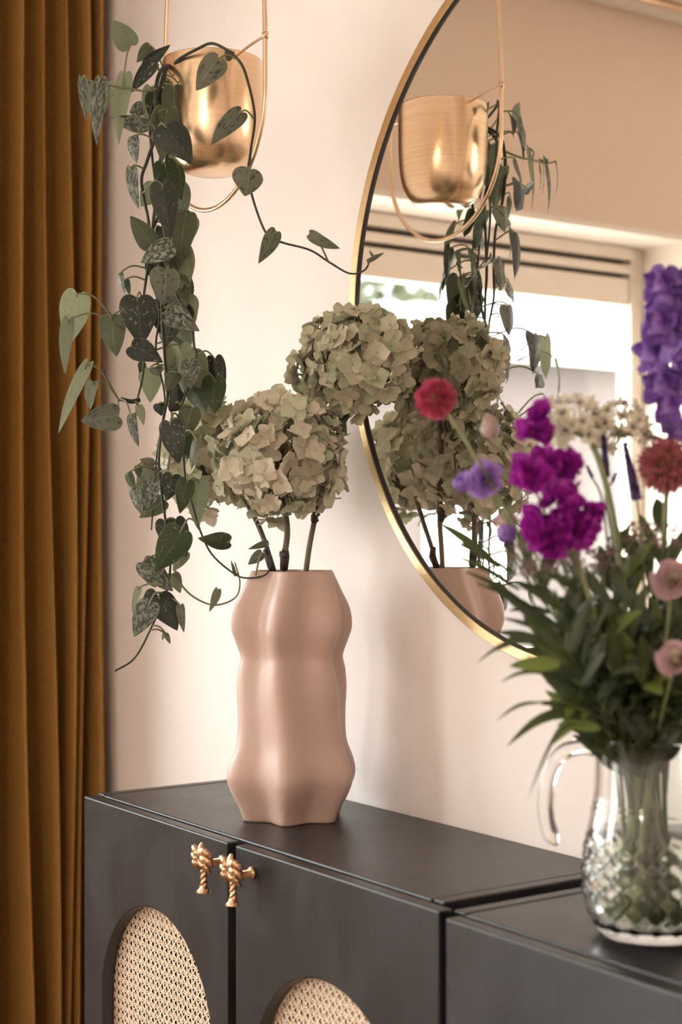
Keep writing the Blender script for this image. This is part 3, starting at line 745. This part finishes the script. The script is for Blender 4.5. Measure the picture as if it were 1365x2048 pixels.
A(156, 589, 133, 692, 58, 'pale', 1.99, roll=-12, curl=.3, att=(226, 634, 2.02)); A(137, 641, 122, 749, 28, 'pale', 1.975, roll=10, side=.5, att=(246, 658, 2.02)); A(223, 634, 229, 714, 52, 'olive', 2.04, roll=8, att=(285, 625, 2.06))
A(275, 596, 282, 692, 72, 'dark', 1.99, roll=-6, fold=.1); A(264, 692, 327, 722, 46, 'dark', 1.98, roll=-20, side=.3); A(345, 640, 331, 692, 38, 'gray', 2.07); A(333, 622, 399, 662, 42, 'silver', 2.02, roll=-20); A(366, 603, 368, 622, 16, 'pale', 2.06)
A(362, 684, 333, 742, 38, 'pale', 2.08, roll=-10); A(352, 745, 329, 782, 30, 'olive', 2.05, roll=15); A(381, 722, 383, 778, 38, 'silver', 2.03, roll=8, fold=.1); A(300, 738, 305, 805, 44, 'pale', 2.09); A(286, 725, 280, 746, 16, 'green', 2.07); A(312, 735, 318, 752, 26, 'silver', 2.06)
A(174, 731, 121, 870, 26, 'pale', 1.99, roll=30, side=.5, att=(238, 800, 2.03)); A(187, 766, 178, 820, 28, 'pale', 1.98, roll=30, side=.9, att=(240, 802, 2.03)); A(236, 830, 163, 848, 54, 'gray', 2.0, roll=18, att=(237, 800, 2.04))
A(352, 806, 338, 822, 28, 'dark', 2.04); A(262, 832, 276, 896, 20, 'silver', 2.01, roll=30); A(278, 812, 290, 850, 18, 'pale', 2.05); A(341, 845, 360, 928, 50, 'dark', 2.0, roll=8, fold=.08); A(384, 816, 366, 882, 44, 'olive', 2.05, roll=-10); A(318, 808, 322, 832, 24, 'dark', 2.06)
A(393, 882, 385, 942, 17, 'gray', 2.0, roll=40); A(306, 926, 279, 920, 18, 'gray', 2.03); A(276, 932, 279, 956, 16, 'green', 2.03); A(256, 948, 272, 984, 18, 'green', 2.02, roll=30); A(266, 976, 288, 1034, 22, 'silver', 2.0, roll=30); A(306, 934, 276, 1004, 46, 'gray', 2.08)
A(305, 966, 290, 1028, 34, 'silver', 2.01, roll=-10, fold=.1); A(345, 950, 336, 1002, 42, 'dark', 2.03, roll=8); A(375, 962, 355, 1026, 37, 'green', 2.0, roll=-8, fold=.1); A(328, 1002, 278, 1034, 36, 'olive', 2.06); A(330, 1042, 322, 1080, 34, 'dark', 2.05)
A(362, 1062, 313, 1144, 64, 'green', 1.99, roll=-10, fold=.12); A(350, 1040, 368, 1120, 44, 'dark', 2.06); A(458, 1084, 396, 1080, 34, 'green', 2.0, roll=-25, curl=.3, att=(438, 1096, 2.05)); A(370, 1104, 348, 1144, 26, 'pale', 2.06)
A(288, 1124, 342, 1186, 46, 'silver', 2.02, roll=-12); A(346, 1148, 362, 1186, 26, 'pale', 2.06); A(294, 1152, 312, 1176, 16, 'olive', 2.05); A(278, 1176, 268, 1228, 15, 'pale', 2.04, roll=30, side=.6)
A(312, 1188, 286, 1208, 32, 'dark', 2.04); A(318, 1194, 357, 1260, 52, 'dark', 2.03, roll=-10); A(300, 1206, 270, 1275, 46, 'silver', 1.99, roll=8, fold=.1, att=(326, 1192, 2.04)); A(361, 1212, 369, 1266, 19, 'gray', 2.03, side=.7); A(332, 1268, 342, 1288, 10, 'olive', 2.05); A(329, 1268, 324, 1280, 8, 'pale', 2.05)
A(436, 1180, 419, 1224, 18, 'pale', 2.04, side=.6, att=(432, 1209, 2.05)); A(535, 1086, 496, 1097, 13, 'olive', 2.03); A(524, 1106, 497, 1130, 22, 'gray', 2.03, att=(512, 1150, 2.03)); A(471, 1150, 462, 1120, 7, 'olive', 2.05)
A(552, 464, 517, 527, 33, 'gray', 2.0, roll=-12); A(620, 470, 681, 497, 24, 'gray', 2.0, roll=25, curl=.8, att=(657, 523, 2.02)); A(737, 522, 768, 506, 9, 'olive', 2.0); A(748, 515, 738, 500, 6, 'olive', 2.02)
# leaves on the wall side of the plant (seen in the mirror)
rr = random.Random(4)
for i in range(40):
    V = VN[rr.choice((0, 1, 1, 2, 5))]; p = V[rr.randrange(10, int(len(V)*.66))]
    b = p+Vector((rr.uniform(-.022, .012), rr.uniform(.01, .045), rr.uniform(-.01, .02)))
    dz = Vector((rr.uniform(-.35, .35), rr.uniform(.0, .45), -1)).normalized()*rr.uniform(.042, .07)
    tt = (b-CAM).dot(FW); e = b+dz; te = (e-CAM).dot(FW)
    def pp(q, t): return 682.5+FPX*(q-CAM).dot(RT)/t, 1050-FPX*(q.z-CAM.z)/t
    bx, by = pp(b, tt); tx, ty = pp(e, te)
    A(bx, by, tx, ty, rr.uniform(36, 58), rr.choice(['green', 'olive', 'dark', 'olive', 'pale', 'green']), tt, te-tt, roll=rr.uniform(-40, 40), curl=-.3)
# ================================================================== glass jug and bouquet
JC = Vector((.196, -.176, .8272)); JX, JY, JZ = JC
def jr(h):
    return interp(h, [0, .006, .02, .045, .075, .100, .118, .130, .150, .170, .187], [.045, .0515, .058, .0635, .0625, .0592, .0555, .0535, .0525, .0525, .0545])
def jug():
    t = thing('glass_jug', JC, 'clear pressed glass jug with a diamond cut body, filled with water', 'jug')
    def outer(u, v):
        h = .187*u; a = 2*PI*v; r = jr(h)
        k = max(0, min(1, (h-.008)/.012))*max(0, min(1, (.100-h)/.012))
        dm = abs(math.sin(9*a+h*150))+abs(math.sin(9*a-h*150))
        r += k*(.0018*(dm-1.2))
        if .118 < h < .130: r += .0012*math.cos((h-.124)/.006*PI*2)
        return (JX+r*math.cos(a), JY+r*math.sin(a), JZ+h)
    mb = MB(); nz, na = 90, 180; v = []; f = []
    rings = []
    for i in range(nz+1): rings.append([outer(i/nz, j/na) for j in range(na)])
    for h, ins in ((.1885, .0012), (.1885, .0026), (.186, .0036)):
        rings.append([(JX+(jr(.187)-ins)*math.cos(2*PI*j/na), JY+(jr(.187)-ins)*math.sin(2*PI*j/na), JZ+h) for j in range(na)])
    for i in range(24):
        h = .183-(.183-.012)*i/23
        rings.append([(JX+(jr(h)-.0042)*math.cos(2*PI*j/na), JY+(jr(h)-.0042)*math.sin(2*PI*j/na), JZ+h) for j in range(na)])
    for R_ in rings: v += R_
    for i in range(len(rings)-1):
        for j in range(na): f.append((i*na+j, i*na+(j+1) % na, (i+1)*na+(j+1) % na, (i+1)*na+j))
    f.append(tuple(range(na))[::-1]); f.append(tuple((len(rings)-1)*na+j for j in range(na)))
    mb.add(v, f); mb.build('jug_body', M['glass'], t)
    # handle on the side away from the lens' right
    hd = (P(1100, 1600, 1.49)-P(1300, 1600, 1.49)); hd.z = 0; hd.normalize()
    def hpnt(d, h): return JC+hd*d+Vector((0, 0, h))
    pts = smooth_line([hpnt(.0535, .176), hpnt(.066, .177), hpnt(.082, .172), hpnt(.0945, .155), hpnt(.099, .130), hpnt(.0985, .112), hpnt(.0945, .096), hpnt(.0885, .084)], 6)
    MB().tube(pts, [.0085]+[.0078]*(len(pts)-6)+[.007, .006, .005, .004, .002], 14).build('handle', M['glass'], t)
    wv = [(max(.0001, jr(h)-.0046), JZ+h) for h in [.0125+.0845*i/20 for i in range(21)]]
    wm = MB().lathe([(.0001, JZ+.0125)]+wv+[(.0001, JZ+.097)], (JX, JY), 64); wm.build('water', M['water'], t)
jug()
BR = random.Random(21)
def stem_path(mid, head, seed):
    rr = random.Random(seed); a = rr.uniform(0, 6.28); r0 = rr.uniform(.008, .036); 
    foot = JC+Vector((r0*math.cos(a), r0*math.sin(a), .016)); 
    tgt = mid[0] if mid else head
    dirv = Vector((tgt.x-JX, tgt.y-JY, 0)); dirv = dirv.normalized()*rr.uniform(.008, .036) if dirv.length > 1e-4 else dirv
    rim = JC+dirv+Vector((rr.uniform(-.012, .012), rr.uniform(-.012, .012), .187))
    low = foot.lerp(rim, .5)
    return smooth_line([foot, low, rim]+mid+[head], 7)
def bq(name, label, cat, head, mid, seed, r0=.0022, r1=.0014, mat='stem', group='cut flower stems in the glass jug'):
    p = stem_path(mid, head, seed); t = thing(name, p[0], label, cat, group)
    MB().tube(p, taper(len(p), r0, r1), 8).build('stem', M[mat], t)
    return t, p
def blade(parent, b, e, w, mat, droop=.12, name='leaf', bendv=None, twist=0):
    d = e-b; L = d.length; dn = d.normalized(); view = (CAM-b).normalized()
    n = (view+Vector((0, 0, .6))); n = (n-dn*n.dot(dn)).normalized(); n = Quaternion(dn, twist) @ n; sx = dn.cross(n)
    def fn(u, v):
        s = (v-.5)*2; ww = w*.5*(math.sin(PI*(.04+.96*u)**.75)**.8 if u < 1 else 0)
        return b+d*u+Vector((0, 0, 1))*L*droop*math.sin(PI*u)+sx*s*ww-n*abs(s)*ww*.25
    MB().grid(fn, 10, 4).build(name, M[mat], parent)
def leafy(parent, path, u0, u1, n, L, w, mats, rr, droop=.1, spread=1.0):
    for i in range(n):
        u = u0+(u1-u0)*(i+rr.random()*.6)/n; k = min(len(path)-2, int(u*(len(path)-1)))
        b = path[k]; tv = (path[k+1]-path[k]).normalized(); a = rr.uniform(0, 6.28)
        o = tv.orthogonal().normalized(); o = Quaternion(tv, a) @ o
        l = L*rr.uniform(.65, 1.25)
        e = b+(tv*rr.uniform(.5, 1.1)+o*rr.uniform(.6, 1.1)*spread).normalized()*l
        if e.y > -.03: e.y = -.03-rr.random()*.01
        blade(parent, b, e, w*rr.uniform(.7, 1.2), rr.choice(mats), droop)
# ---- flower builders
def allium(head, R, mat, label, mid, seed):
    t, p = bq('allium_stem', label, 'flower', head, mid, seed, .0019, .0017, 'pstem')
    mb = MB(); rr = random.Random(seed)
    for d in fib(170, seed):
        q = bent(d, rr, .25); L = R*rr.uniform(.40, .66); o = head+d*R*.52
        for k in range(4):
            qq = q @ Quaternion((0, 0, 1), k*PI/2); s = R*.12
            pts = [(-s*.25, 0, 0), (s*.25, 0, 0), (s*.95, s*.5, L*.55), (s*.55, s*1.2, L), (-s*.1, s*.9, L*.6)]
            mb.add([o+qq @ Vector(a) for a in pts], [(0, 1, 2, 4), (4, 2, 3)])
    mb.build('flower_head', M[mat], t, False)
    mb = MB().grid(lambda u, v: head+Vector((math.sin(PI*u)*math.cos(2*PI*v), math.sin(PI*u)*math.sin(2*PI*v), math.cos(PI*u)))*R*.62, 10, 16, cv=True)
    mb.build('core', M['acore'], t); return t
def ruffle_mesh(mat, seed, L, W_, cup, n=5, layers=1, name='floret'):
    rr = random.Random(seed); mb = MB()
    for l in range(layers):
        for k in range(n):
            R = Matrix.Rotation(k*2*PI/n+l*.5+rr.uniform(-.2, .2), 4, 'Z') @ Matrix.Rotation(.2+.45*l+rr.uniform(-.2, .3), 4, 'X')
            petal(mb, R, L*(1-.2*l), W_*(1-.15*l), cup*rr.uniform(.3, 1.5), seed*9+l*10+k, 5, 5)
    return mb.mesh(name, mat)
stock_ms = [ruffle_mesh(M['magenta'], 60+i, .0165, .0180, .35, 4, 2) for i in range(4)]
def rose(head, R, mat, inner, label, mid, seed, face):
    t, p = bq('lisianthus_stem', label, 'flower', head, mid, seed, .0018, .0013, 'pstem')
    q = Vector(face).normalized().to_track_quat('Z', 'Y'); rr = random.Random(seed)
    for i in range(13):
        lay = i/13; ang = i*2.4; r0 = R*(.12+.62*lay); hgt = R*(1.25-.62*lay)
        def fn(u, v):
            s = (v-.5)*2; span = 1.15-.25*lay; a = ang+s*span; rad = r0*(.35+.75*math.sin(PI*.5*min(1, u*1.15))**.8)+R*.25*lay*u**3+R*.03*math.sin(s*5+i)*u
            return head+q @ Vector((rad*math.cos(a), rad*math.sin(a), -R*.45+hgt*u*(1-.18*s*s)+R*.04*math.sin(4*s+i)*u))
        MB().grid(fn, 7, 8).build('petal', M[inner if i < 4 else mat], t)
    for k in range(4):
        a = k*PI/2; b = head-q @ Vector((0, 0, R*.45)); blade(t, b, b+q @ Vector((R*.7*math.cos(a), R*.7*math.sin(a), R*.2)), .004, 'pstem', .05, 'sepal')
    return t
def bud(head, L, r, tipdir, mat, label, mid, seed):
    t, p = bq('bud_stem', label, 'flower', head, mid, seed, .0014, .0011, 'pstem')
    q = Vector(tipdir).normalized().to_track_quat('Z', 'Y')
    MB().grid(lambda u, v: head+q @ Vector((r*(math.sin(PI*u**.8)**.8)*(1+.12*math.cos(3*2*PI*v+u*5))*math.cos(2*PI*v), r*(math.sin(PI*u**.8)**.8)*(1+.12*math.cos(3*2*PI*v+u*5))*math.sin(2*PI*v), L*u)), 16, 18, cv=True).build('bud', M[mat], t)
    for k in range(4):
        a = k*PI/2+.3; blade(t, head, head+q @ Vector((r*1.1*math.cos(a), r*1.1*math.sin(a), L*.5)), .003, 'pstem', .0, 'sepal')
    return t
G = 1.45
allium(P(873, 797, 1.42), .0185, 'allium', 'small deep pink drumstick allium on a thin stem before the hydrangea reflection', [P(1215, 1400, 1.46), P(1110, 1210, 1.44), P(1010, 1015, 1.43), P(925, 870, 1.42)], 1)
allium(P(1333, 932, 1.45), .0255, 'allium2', 'large faded rose allium ball at the right edge', [P(1300, 1400, 1.47), P(1318, 1180, 1.46), P(1330, 1030, 1.45)], 2)
# monkshood spike
def monkshood():
    head = P(1352, 545, 1.47)
    t, p = bq('monkshood_stem', 'tall violet monkshood spike at the right edge of the bouquet', 'flower', head, [P(1310, 1420, 1.48), P(1330, 1100, 1.48), P(1340, 850, 1.47), P(1350, 680, 1.47)], 3, .0026, .0016)
    def hood(seed):
        rr = random.Random(seed); mb = MB(); R = .0125
        def fn(u, v):                      # helmet
            a = (v-.5)*PI*1.4; e = -.35+u*(PI/2+.35); g = (1+.18*math.sin(a*3+seed)*(1-u))*(1+.07*math.sin(e*7+a*2+seed*2))
            return (R*.78*math.sin(a)*math.cos(e)*g, -R*.95*math.cos(a)*math.cos(e)*g-.3*R*max(0, -e), R*1.45*math.sin(e))
        mb.grid(fn, 9, 10)
        for k, (a, tl) in enumerate(((1.0, .5), (-1.0, .5), (2.5, .9), (-2.5, .9))):
            Rm = Matrix.Translation((0, -.003, 0)) @ Matrix.Rotation(a, 4, 'Y') @ Matrix.Rotation(-tl+.9, 4, 'X') @ Matrix.Rotation(PI/2, 4, 'X')
            petal(mb, Rm, .018, .015, .5, seed*5+k)
        return mb.mesh('hooded_flower', M['violet'])
    hm = [hood(s) for s in (1, 2, 3)]
    cen = P(682, 800, 1)
    spec = [(1318, 572, 1.0), (1356, 598, .9), (1312, 655, 1.12), (1350, 645, 1.1), (1318, 712, 1.05), (1352, 712, 1.1), (1322, 765, 1.1), (1356, 780, 1.0), (1335, 815, .9), (1345, 565, .8), (1345, 856, .8), (1330, 620, .8), (1360, 670, 1), (1372, 740, 1), (1380, 640, 1), (1375, 560, .8)]
    for i, (px, py, sc) in enumerate(spec):
        pos = P(px, py, 1.455+.012*math.sin(i*2.1)); fc = Vector((CAM.x-pos.x, CAM.y-pos.y, 0)).normalized()
        yaw = math.atan2(fc.y, fc.x)+PI/2+random.Random(i).uniform(-.9, .9)+(-.6 if px < 1335 else .6)
        inst(hm[i % 3], 'hooded_flower', t, pos, Quaternion((0, 0, 1), yaw) @ Quaternion((1, 0, 0), random.Random(i+9).uniform(-.2, .25)), sc*1.15)
        ax = min(p, key=lambda q: (q-pos).length)
        MB().tube([ax, ax.lerp(pos, .6)+Vector((0, 0, -.003)), pos], .0008, 5).build('pedicel', M['stem'], t)
monkshood()
# white star-of-bethlehem umbels
def star(seed):
    mb = MB(); rr = random.Random(seed)
    for k in range(6):
        R = Matrix.Rotation(k*PI/3+rr.uniform(-.1, .1), 4, 'Z') @ Matrix.Rotation(.25+rr.uniform(-.15, .2), 4, 'X')
        petal(mb, R, .0118, .0056, .05, seed*3+k, 4, 3)
    return mb.mesh('star_flower', M['ivory'])
stars = [star(i) for i in range(3)]
ov = MB().lathe([(.0001, .0026), (.0009, .0022), (.0014, .0011), (.0009, .0)], (0, 0), 8)
for k in range(6):
    a = k*PI/3; ov.tube([(0, 0, .0), (.003*math.cos(a), .003*math.sin(a), .004)], [.0003, .0002], 4); ov.tube([(.003*math.cos(a), .003*math.sin(a), .0038), (.0033*math.cos(a), .0033*math.sin(a), .0048)], .0006, 4)
ovm = ov.mesh('ovary', M['ovary'])
def umbel(cpx, cpy, t0, R, n, up, label, mid, seed, spec=None):
    c = P(cpx, cpy, t0)
    t, p = bq('star_flower_stem', label, 'flower', c, mid, seed, .0036, .0030, 'pstem', group=None)
    rr = random.Random(seed); mb = MB()
    for d in fib(n, seed):
        if d.dot(Vector(up).normalized()) < -.35: continue
        e = c+d*R*rr.uniform(.75, 1.1); 
        mb.tube([c, c.lerp(e, .5)+d.orthogonal()*.001, e], [.0008, .0005, .0006], 5)
        q = bent(d, rr, .5); f = inst(stars[rr.randrange(3)], 'star_flower', t, e, q, rr.uniform(.85, 1.15))
        o = bpy.data.objects.new('ovary', ovm); COL.objects.link(o); o.parent = f
    mb.build('pedicels', M['ivory'], t)
umbel(1140, 858, 1.45, .030, 34, (0, 0, 1), 'white star flower cluster behind the magenta stock, left of its twin', [P(1262, 1420, 1.47), P(1243, 1150, 1.46), P(1218, 990, 1.455), P(1185, 890, 1.45)], 5)
umbel(1235, 868, 1.46, .027, 32, (-.3, 0, 1), 'white star flower cluster on a bent stem, beside the rose allium', [P(1320, 1420, 1.48), P(1372, 1150, 1.48), P(1372, 930, 1.475), P(1300, 872, 1.465)], 6)
# magenta stock
def stock(label, tops, head, mid, seed):
    t, p = bq('stock_stem', label, 'flower', head, mid, seed, .0030, .0022, 'pstem', 'magenta stock flowers')
    rr = random.Random(seed)
    for (px, py, tt, sc) in tops:
        c = P(px, py, tt)
        for k in range(3):
            d = Vector((rr.uniform(-1, 1), rr.uniform(-1.2, .5), rr.uniform(-.5, 1))).normalized()
            d = (d+(CAM-c).normalized()*.5).normalized()
            inst(stock_ms[rr.randrange(4)], 'floret', t, c+d*.006*sc, bent(d, rr, .4), sc*rr.uniform(.9, 1.15))
        ax = min(p, key=lambda q: (q-c).length); MB().tube([ax, c], [.0014, .0011], 5).build('pedicel', M['pstem'], t)
    return t
stock('magenta stock flower spike in front of the mirror, upper florets sparse', [(1088, 832, 1.40, .75), (1065, 862, 1.40, .85), (1088, 868, 1.41, .6), (1100, 925, 1.40, .9), (1068, 948, 1.39, 1.05), (1132, 930, 1.41, .9)], P(1085, 850, 1.41), [P(1235, 1420, 1.46), P(1165, 1180, 1.43), P(1110, 980, 1.41)], 8)
stock('dense magenta stock cluster in the middle of the bouquet', [(1090, 1035, 1.38, 1.15), (1125, 1010, 1.39, 1.15), (1160, 1025, 1.39, 1.05), (1085, 1070, 1.38, 1.0), (1125, 1060, 1.38, 1.15), (1160, 1065, 1.39, 1.0), (1110, 1090, 1.38, .9), (1190, 1030, 1.40, .7)], P(1135, 1020, 1.40), [P(1245, 1420, 1.45), P(1195, 1250, 1.42), P(1155, 1110, 1.40)], 9)
rose(P(972, 958, 1.43), .0195, 'lilac', 'lilac', 'open lilac lisianthus in front of the mirror', [P(1225, 1420, 1.46), P(1130, 1250, 1.45), P(1040, 1090, 1.44)], 10, (CAM-P(972, 958, 1.43))+Vector((-.15, 0, .08)))
bud(P(935, 985, 1.44), .020, .011, (-.2, -.2, 1), 'violet', 'half open violet lisianthus bud beside the open lilac one', [P(1228, 1420, 1.47), P(1120, 1240, 1.46), P(1020, 1090, 1.45)], 12)
bud(P(985, 878, 1.44), .028, .0085, (-.45, .15, 1), 'budm', 'closed cream lisianthus bud above the lilac flower', [P(1232, 1420, 1.47), P(1150, 1200, 1.46), P(1085, 1010, 1.45), P(1030, 920, 1.44)], 13)
bud(P(1038, 1042, 1.44), .028, .0075, (-.9, -.5, .05), 'budm', 'closed pinkish bud pointing left below the lilac flower', [P(1238, 1420, 1.46), P(1170, 1220, 1.45), P(1090, 1060, 1.44)], 14)
bud(P(1032, 1078, 1.42), .022, .009, (-.8, -.4, .4), 'violet', 'dark violet bud among leaves under the pinkish bud', [P(1238, 1420, 1.45), P(1180, 1250, 1.43), P(1080, 1120, 1.42)], 15)
rose(P(1345, 1160, 1.38), .0195, 'blush', 'ivory', 'pale pink lisianthus at right, the upper of two', [P(1310, 1420, 1.44), P(1335, 1260, 1.40)], 16, (CAM-P(1345, 1160, 1.38))+Vector((-.1, 0, .1)))
rose(P(1352, 1318, 1.36), .0175, 'blush', 'ivory', 'pale pink lisianthus at right, the lower of two', [P(1325, 1430, 1.43)], 17, (CAM-P(1352, 1318, 1.36))+Vector((-.3, 0, .35)))
# veronica spikes
def spike(bpx, bpy_, tpx, tpy, tt, r, label, mid, seed, mat='veronica'):
    b, e = P(bpx, bpy_, tt), P(tpx, tpy, tt)
    t, p = bq('veronica_stem', label, 'flower', b, mid, seed, .0015, .0010, 'stem')
    mb = MB(); rr = random.Random(seed); ax = (e-b); n = int(ax.length/.0008)
    mb.tube([b, b.lerp(e, .5), e], [r*.6, r*.55, r*.2], 8)
    for i in range(n*7):
        u = rr.random(); c = b+ax*u; rad = r*(1-.55*u); a = rr.uniform(0, 6.28)
        o = (Quaternion(ax.normalized(), a) @ ax.orthogonal().normalized()); q = c+o*rad*.5; w = o.cross(ax.normalized())*.0015
        mb.add([q-w, q+w, q+o*rad*.6+ax.normalized()*.0012], [(0, 1, 2)])
    mb.build('flower_spike', M[mat], t, False); return t
spike(1213, 955, 1208, 868, 1.46, .0060, 'short dark veronica spike beside the bent pale stem', [P(1280, 1420, 1.47), P(1240, 1150, 1.47), P(1220, 1020, 1.46)], 31)
spike(1275, 1000, 1250, 885, 1.46, .0078, 'thick violet veronica spike left of the rose allium', [P(1300, 1420, 1.48), P(1290, 1200, 1.47), P(1282, 1060, 1.46)], 32)
spike(1185, 955, 1175, 932, 1.46, .0026, 'tiny left veronica side spike behind the magenta stock', [P(1275, 1420, 1.47), P(1225, 1150, 1.47), P(1205, 1000, 1.46)], 33)
spike(1225, 965, 1233, 945, 1.46, .0026, 'tiny veronica side spike right of the bent pale stem', [P(1282, 1420, 1.47), P(1240, 1150, 1.47), P(1212, 1000, 1.46)], 34)
# dusty pink filler
def filler(px, py, tt, w, label, seed):
    c = P(px, py, tt); rr = random.Random(seed)
    t, p = bq('limonium_stem', label, 'flower', c-Vector((0, 0, .02)), [P(1275+(px-1200)*.3, 1420, 1.46), P(1275+(px-1230)*.8, 1250, 1.45)], seed, .0018, .0012)
    mb = MB(); fm = MB()
    for i in range(26):
        e = c+RT*rr.uniform(-w, w)+FW*rr.uniform(-w, w)*.7+Vector((0, 0, rr.uniform(-.012, .012)))
        if e.y > -.03: e.y = -.03
        mb.tube([p[-1], p[-1].lerp(e, .6)-Vector((0, 0, .004)), e], .0005, 4, False)
        for k in range(9):
            q = e+Vector((rr.uniform(-1, 1), rr.uniform(-1, 1), rr.uniform(-.4, 1)))*.0048; a = Vector((rr.gauss(0, 1), rr.gauss(0, 1), rr.gauss(0, 1))).normalized()*.0021; b = a.orthogonal().normalized()*.0013
            fm.add([q-a, q+b, q+a, q-b], [(0, 1, 2, 3)])
    mb.build('twigs', M['stem'], t); o = fm.build('tiny_florets', M['filler'], t, False); o['kind'] = 'stuff'
filler(1085, 1120, 1.40, .030, 'dusty pink filler sprig below the magenta stock', 41)
filler(1165, 1125, 1.44, .032, 'dusty pink filler sprig in the centre of the bouquet', 42)
filler(1250, 1090, 1.48, .035, 'dusty pink filler sprig under the veronica spikes', 43)
filler(1325, 1075, 1.45, .032, 'dusty pink filler sprig under the rose allium', 44)
# foliage sprigs
def sprig(label, head, mid, n, L, w, mats, seed, fixed=(), spread=1.0, u0=.42):
    t, p = bq('foliage_sprig', label, 'foliage', head, mid, seed, .0020, .0010, 'stem', 'leafy sprigs in the bouquet')
    rr = random.Random(seed); leafy(t, p, u0, .99, n, L, w, mats, rr, .08, spread)
    for (bx, by, bt, tx, ty, tt, ww, mt, dr) in fixed: blade(t, P(bx, by, bt), P(tx, ty, tt), ww*bt/FPX, mt, dr)
    return t
sprig('leafy sprig reaching farthest left across the mirror', P(1010, 1095, 1.42), [P(1225, 1415, 1.45), P(1150, 1290, 1.44), P(1070, 1180, 1.43)], 12, .055, .011, ['blade', 'blade2'], 51,
      [(1000, 1135, 1.42, 868, 1040, 1.42, 24, 'blade', .05), (1035, 1150, 1.43, 877, 1073, 1.43, 12, 'blade', .04), (1040, 1180, 1.42, 885, 1105, 1.42, 14, 'blade', .06), (1060, 1215, 1.42, 925, 1140, 1.42, 14, 'blade', .05), (1090, 1230, 1.43, 950, 1165, 1.43, 14, 'blade', .04)])
sprig('leafy sprig spreading low over the mirror rim', P(1060, 1250, 1.40), [P(1220, 1425, 1.44), P(1140, 1330, 1.42)], 10, .055, .011, ['blade', 'blade2'], 52,
      [(1105, 1270, 1.41, 1000, 1235, 1.41, 13, 'blade', .05), (1135, 1325, 1.41, 990, 1264, 1.41, 26, 'blade', .12), (1085, 1290, 1.40, 952, 1328, 1.40, 13, 'blade', .18), (1120, 1325, 1.38, 1018, 1332, 1.38, 36, 'lime', .03), (1085, 1345, 1.38, 1000, 1366, 1.38, 10, 'blade2', .12), (1100, 1262, 1.42, 965, 1155, 1.42, 22, 'blade', .03)])
sprig('leafy sprig drooping left over the jug rim', P(1120, 1400, 1.40), [P(1215, 1440, 1.43)], 8, .045, .012, ['blade', 'lime'], 53,
      [(1180, 1432, 1.42, 1078, 1402, 1.40, 22, 'blade', .03), (1085, 1405, 1.40, 992, 1443, 1.38, 9, 'blade2', .12), (1190, 1448, 1.42, 1012, 1495, 1.38, 26, 'blade', .2), (1175, 1452, 1.40, 1056, 1600, 1.36, 9, 'blade2', .28), (1185, 1445, 1.42, 1090, 1380, 1.42, 34, 'lime', .02), (1200, 1455, 1.40, 1120, 1445, 1.40, 26, 'lime', .02), (1190, 1440, 1.42, 1055, 1310, 1.42, 34, 'blade', .02)])
spec = [(1110, 1180, 1.40, 'left edge of the dense greenery under the magenta stock'), (1160, 1150, 1.42, 'directly under the dense magenta cluster'), (1205, 1130, 1.46, 'behind the bent pale stem, centre of the bouquet'),
 (1250, 1150, 1.44, 'below the veronica spikes'), (1300, 1120, 1.48, 'behind and left of the upper pale pink lisianthus'), (1340, 1090, 1.43, 'between rose allium and upper pale pink lisianthus'),
 (1180, 1230, 1.38, 'at the front left of the bouquet at half height'), (1240, 1240, 1.40, 'at the very centre front of the bouquet'), (1310, 1230, 1.42, 'between the two pale pink lisianthus, to their left'),
 (1375, 1200, 1.42, 'cut by the right edge beside the upper pale pink lisianthus'), (1130, 1290, 1.40, 'low on the left above the lime leaf'), (1360, 1340, 1.40, 'at the right edge under the lower pale pink lisianthus'),
 (1270, 1060, 1.50, 'highest at the back, behind the veronica spikes'), (1385, 1060, 1.48, 'at the right edge under the rose allium'), (1220, 1330, 1.37, 'low in the centre over the jug rim'),
 (1290, 1340, 1.38, 'low on the right over the jug rim'), (1150, 1360, 1.40, 'lowest on the left above the jug handle'), (1330, 1000, 1.50, 'behind the rose allium'), (1215, 1075, 1.48, 'short and dark, between magenta cluster and veronica spikes'), (1100, 1240, 1.43, 'behind the blades crossing the mirror rim')]
for i, (px, py, tt, lab) in enumerate(spec):
    sprig('green leafy sprig '+lab, P(px, py, tt), [P(1270+(px-1250)*.45, 1420, 1.47)], 26, .056, .0135, ['blade', 'blade', 'blade2', 'lime'] if i % 3 == 0 else ['blade', 'blade2'], 60+i, spread=.9, u0=.40)
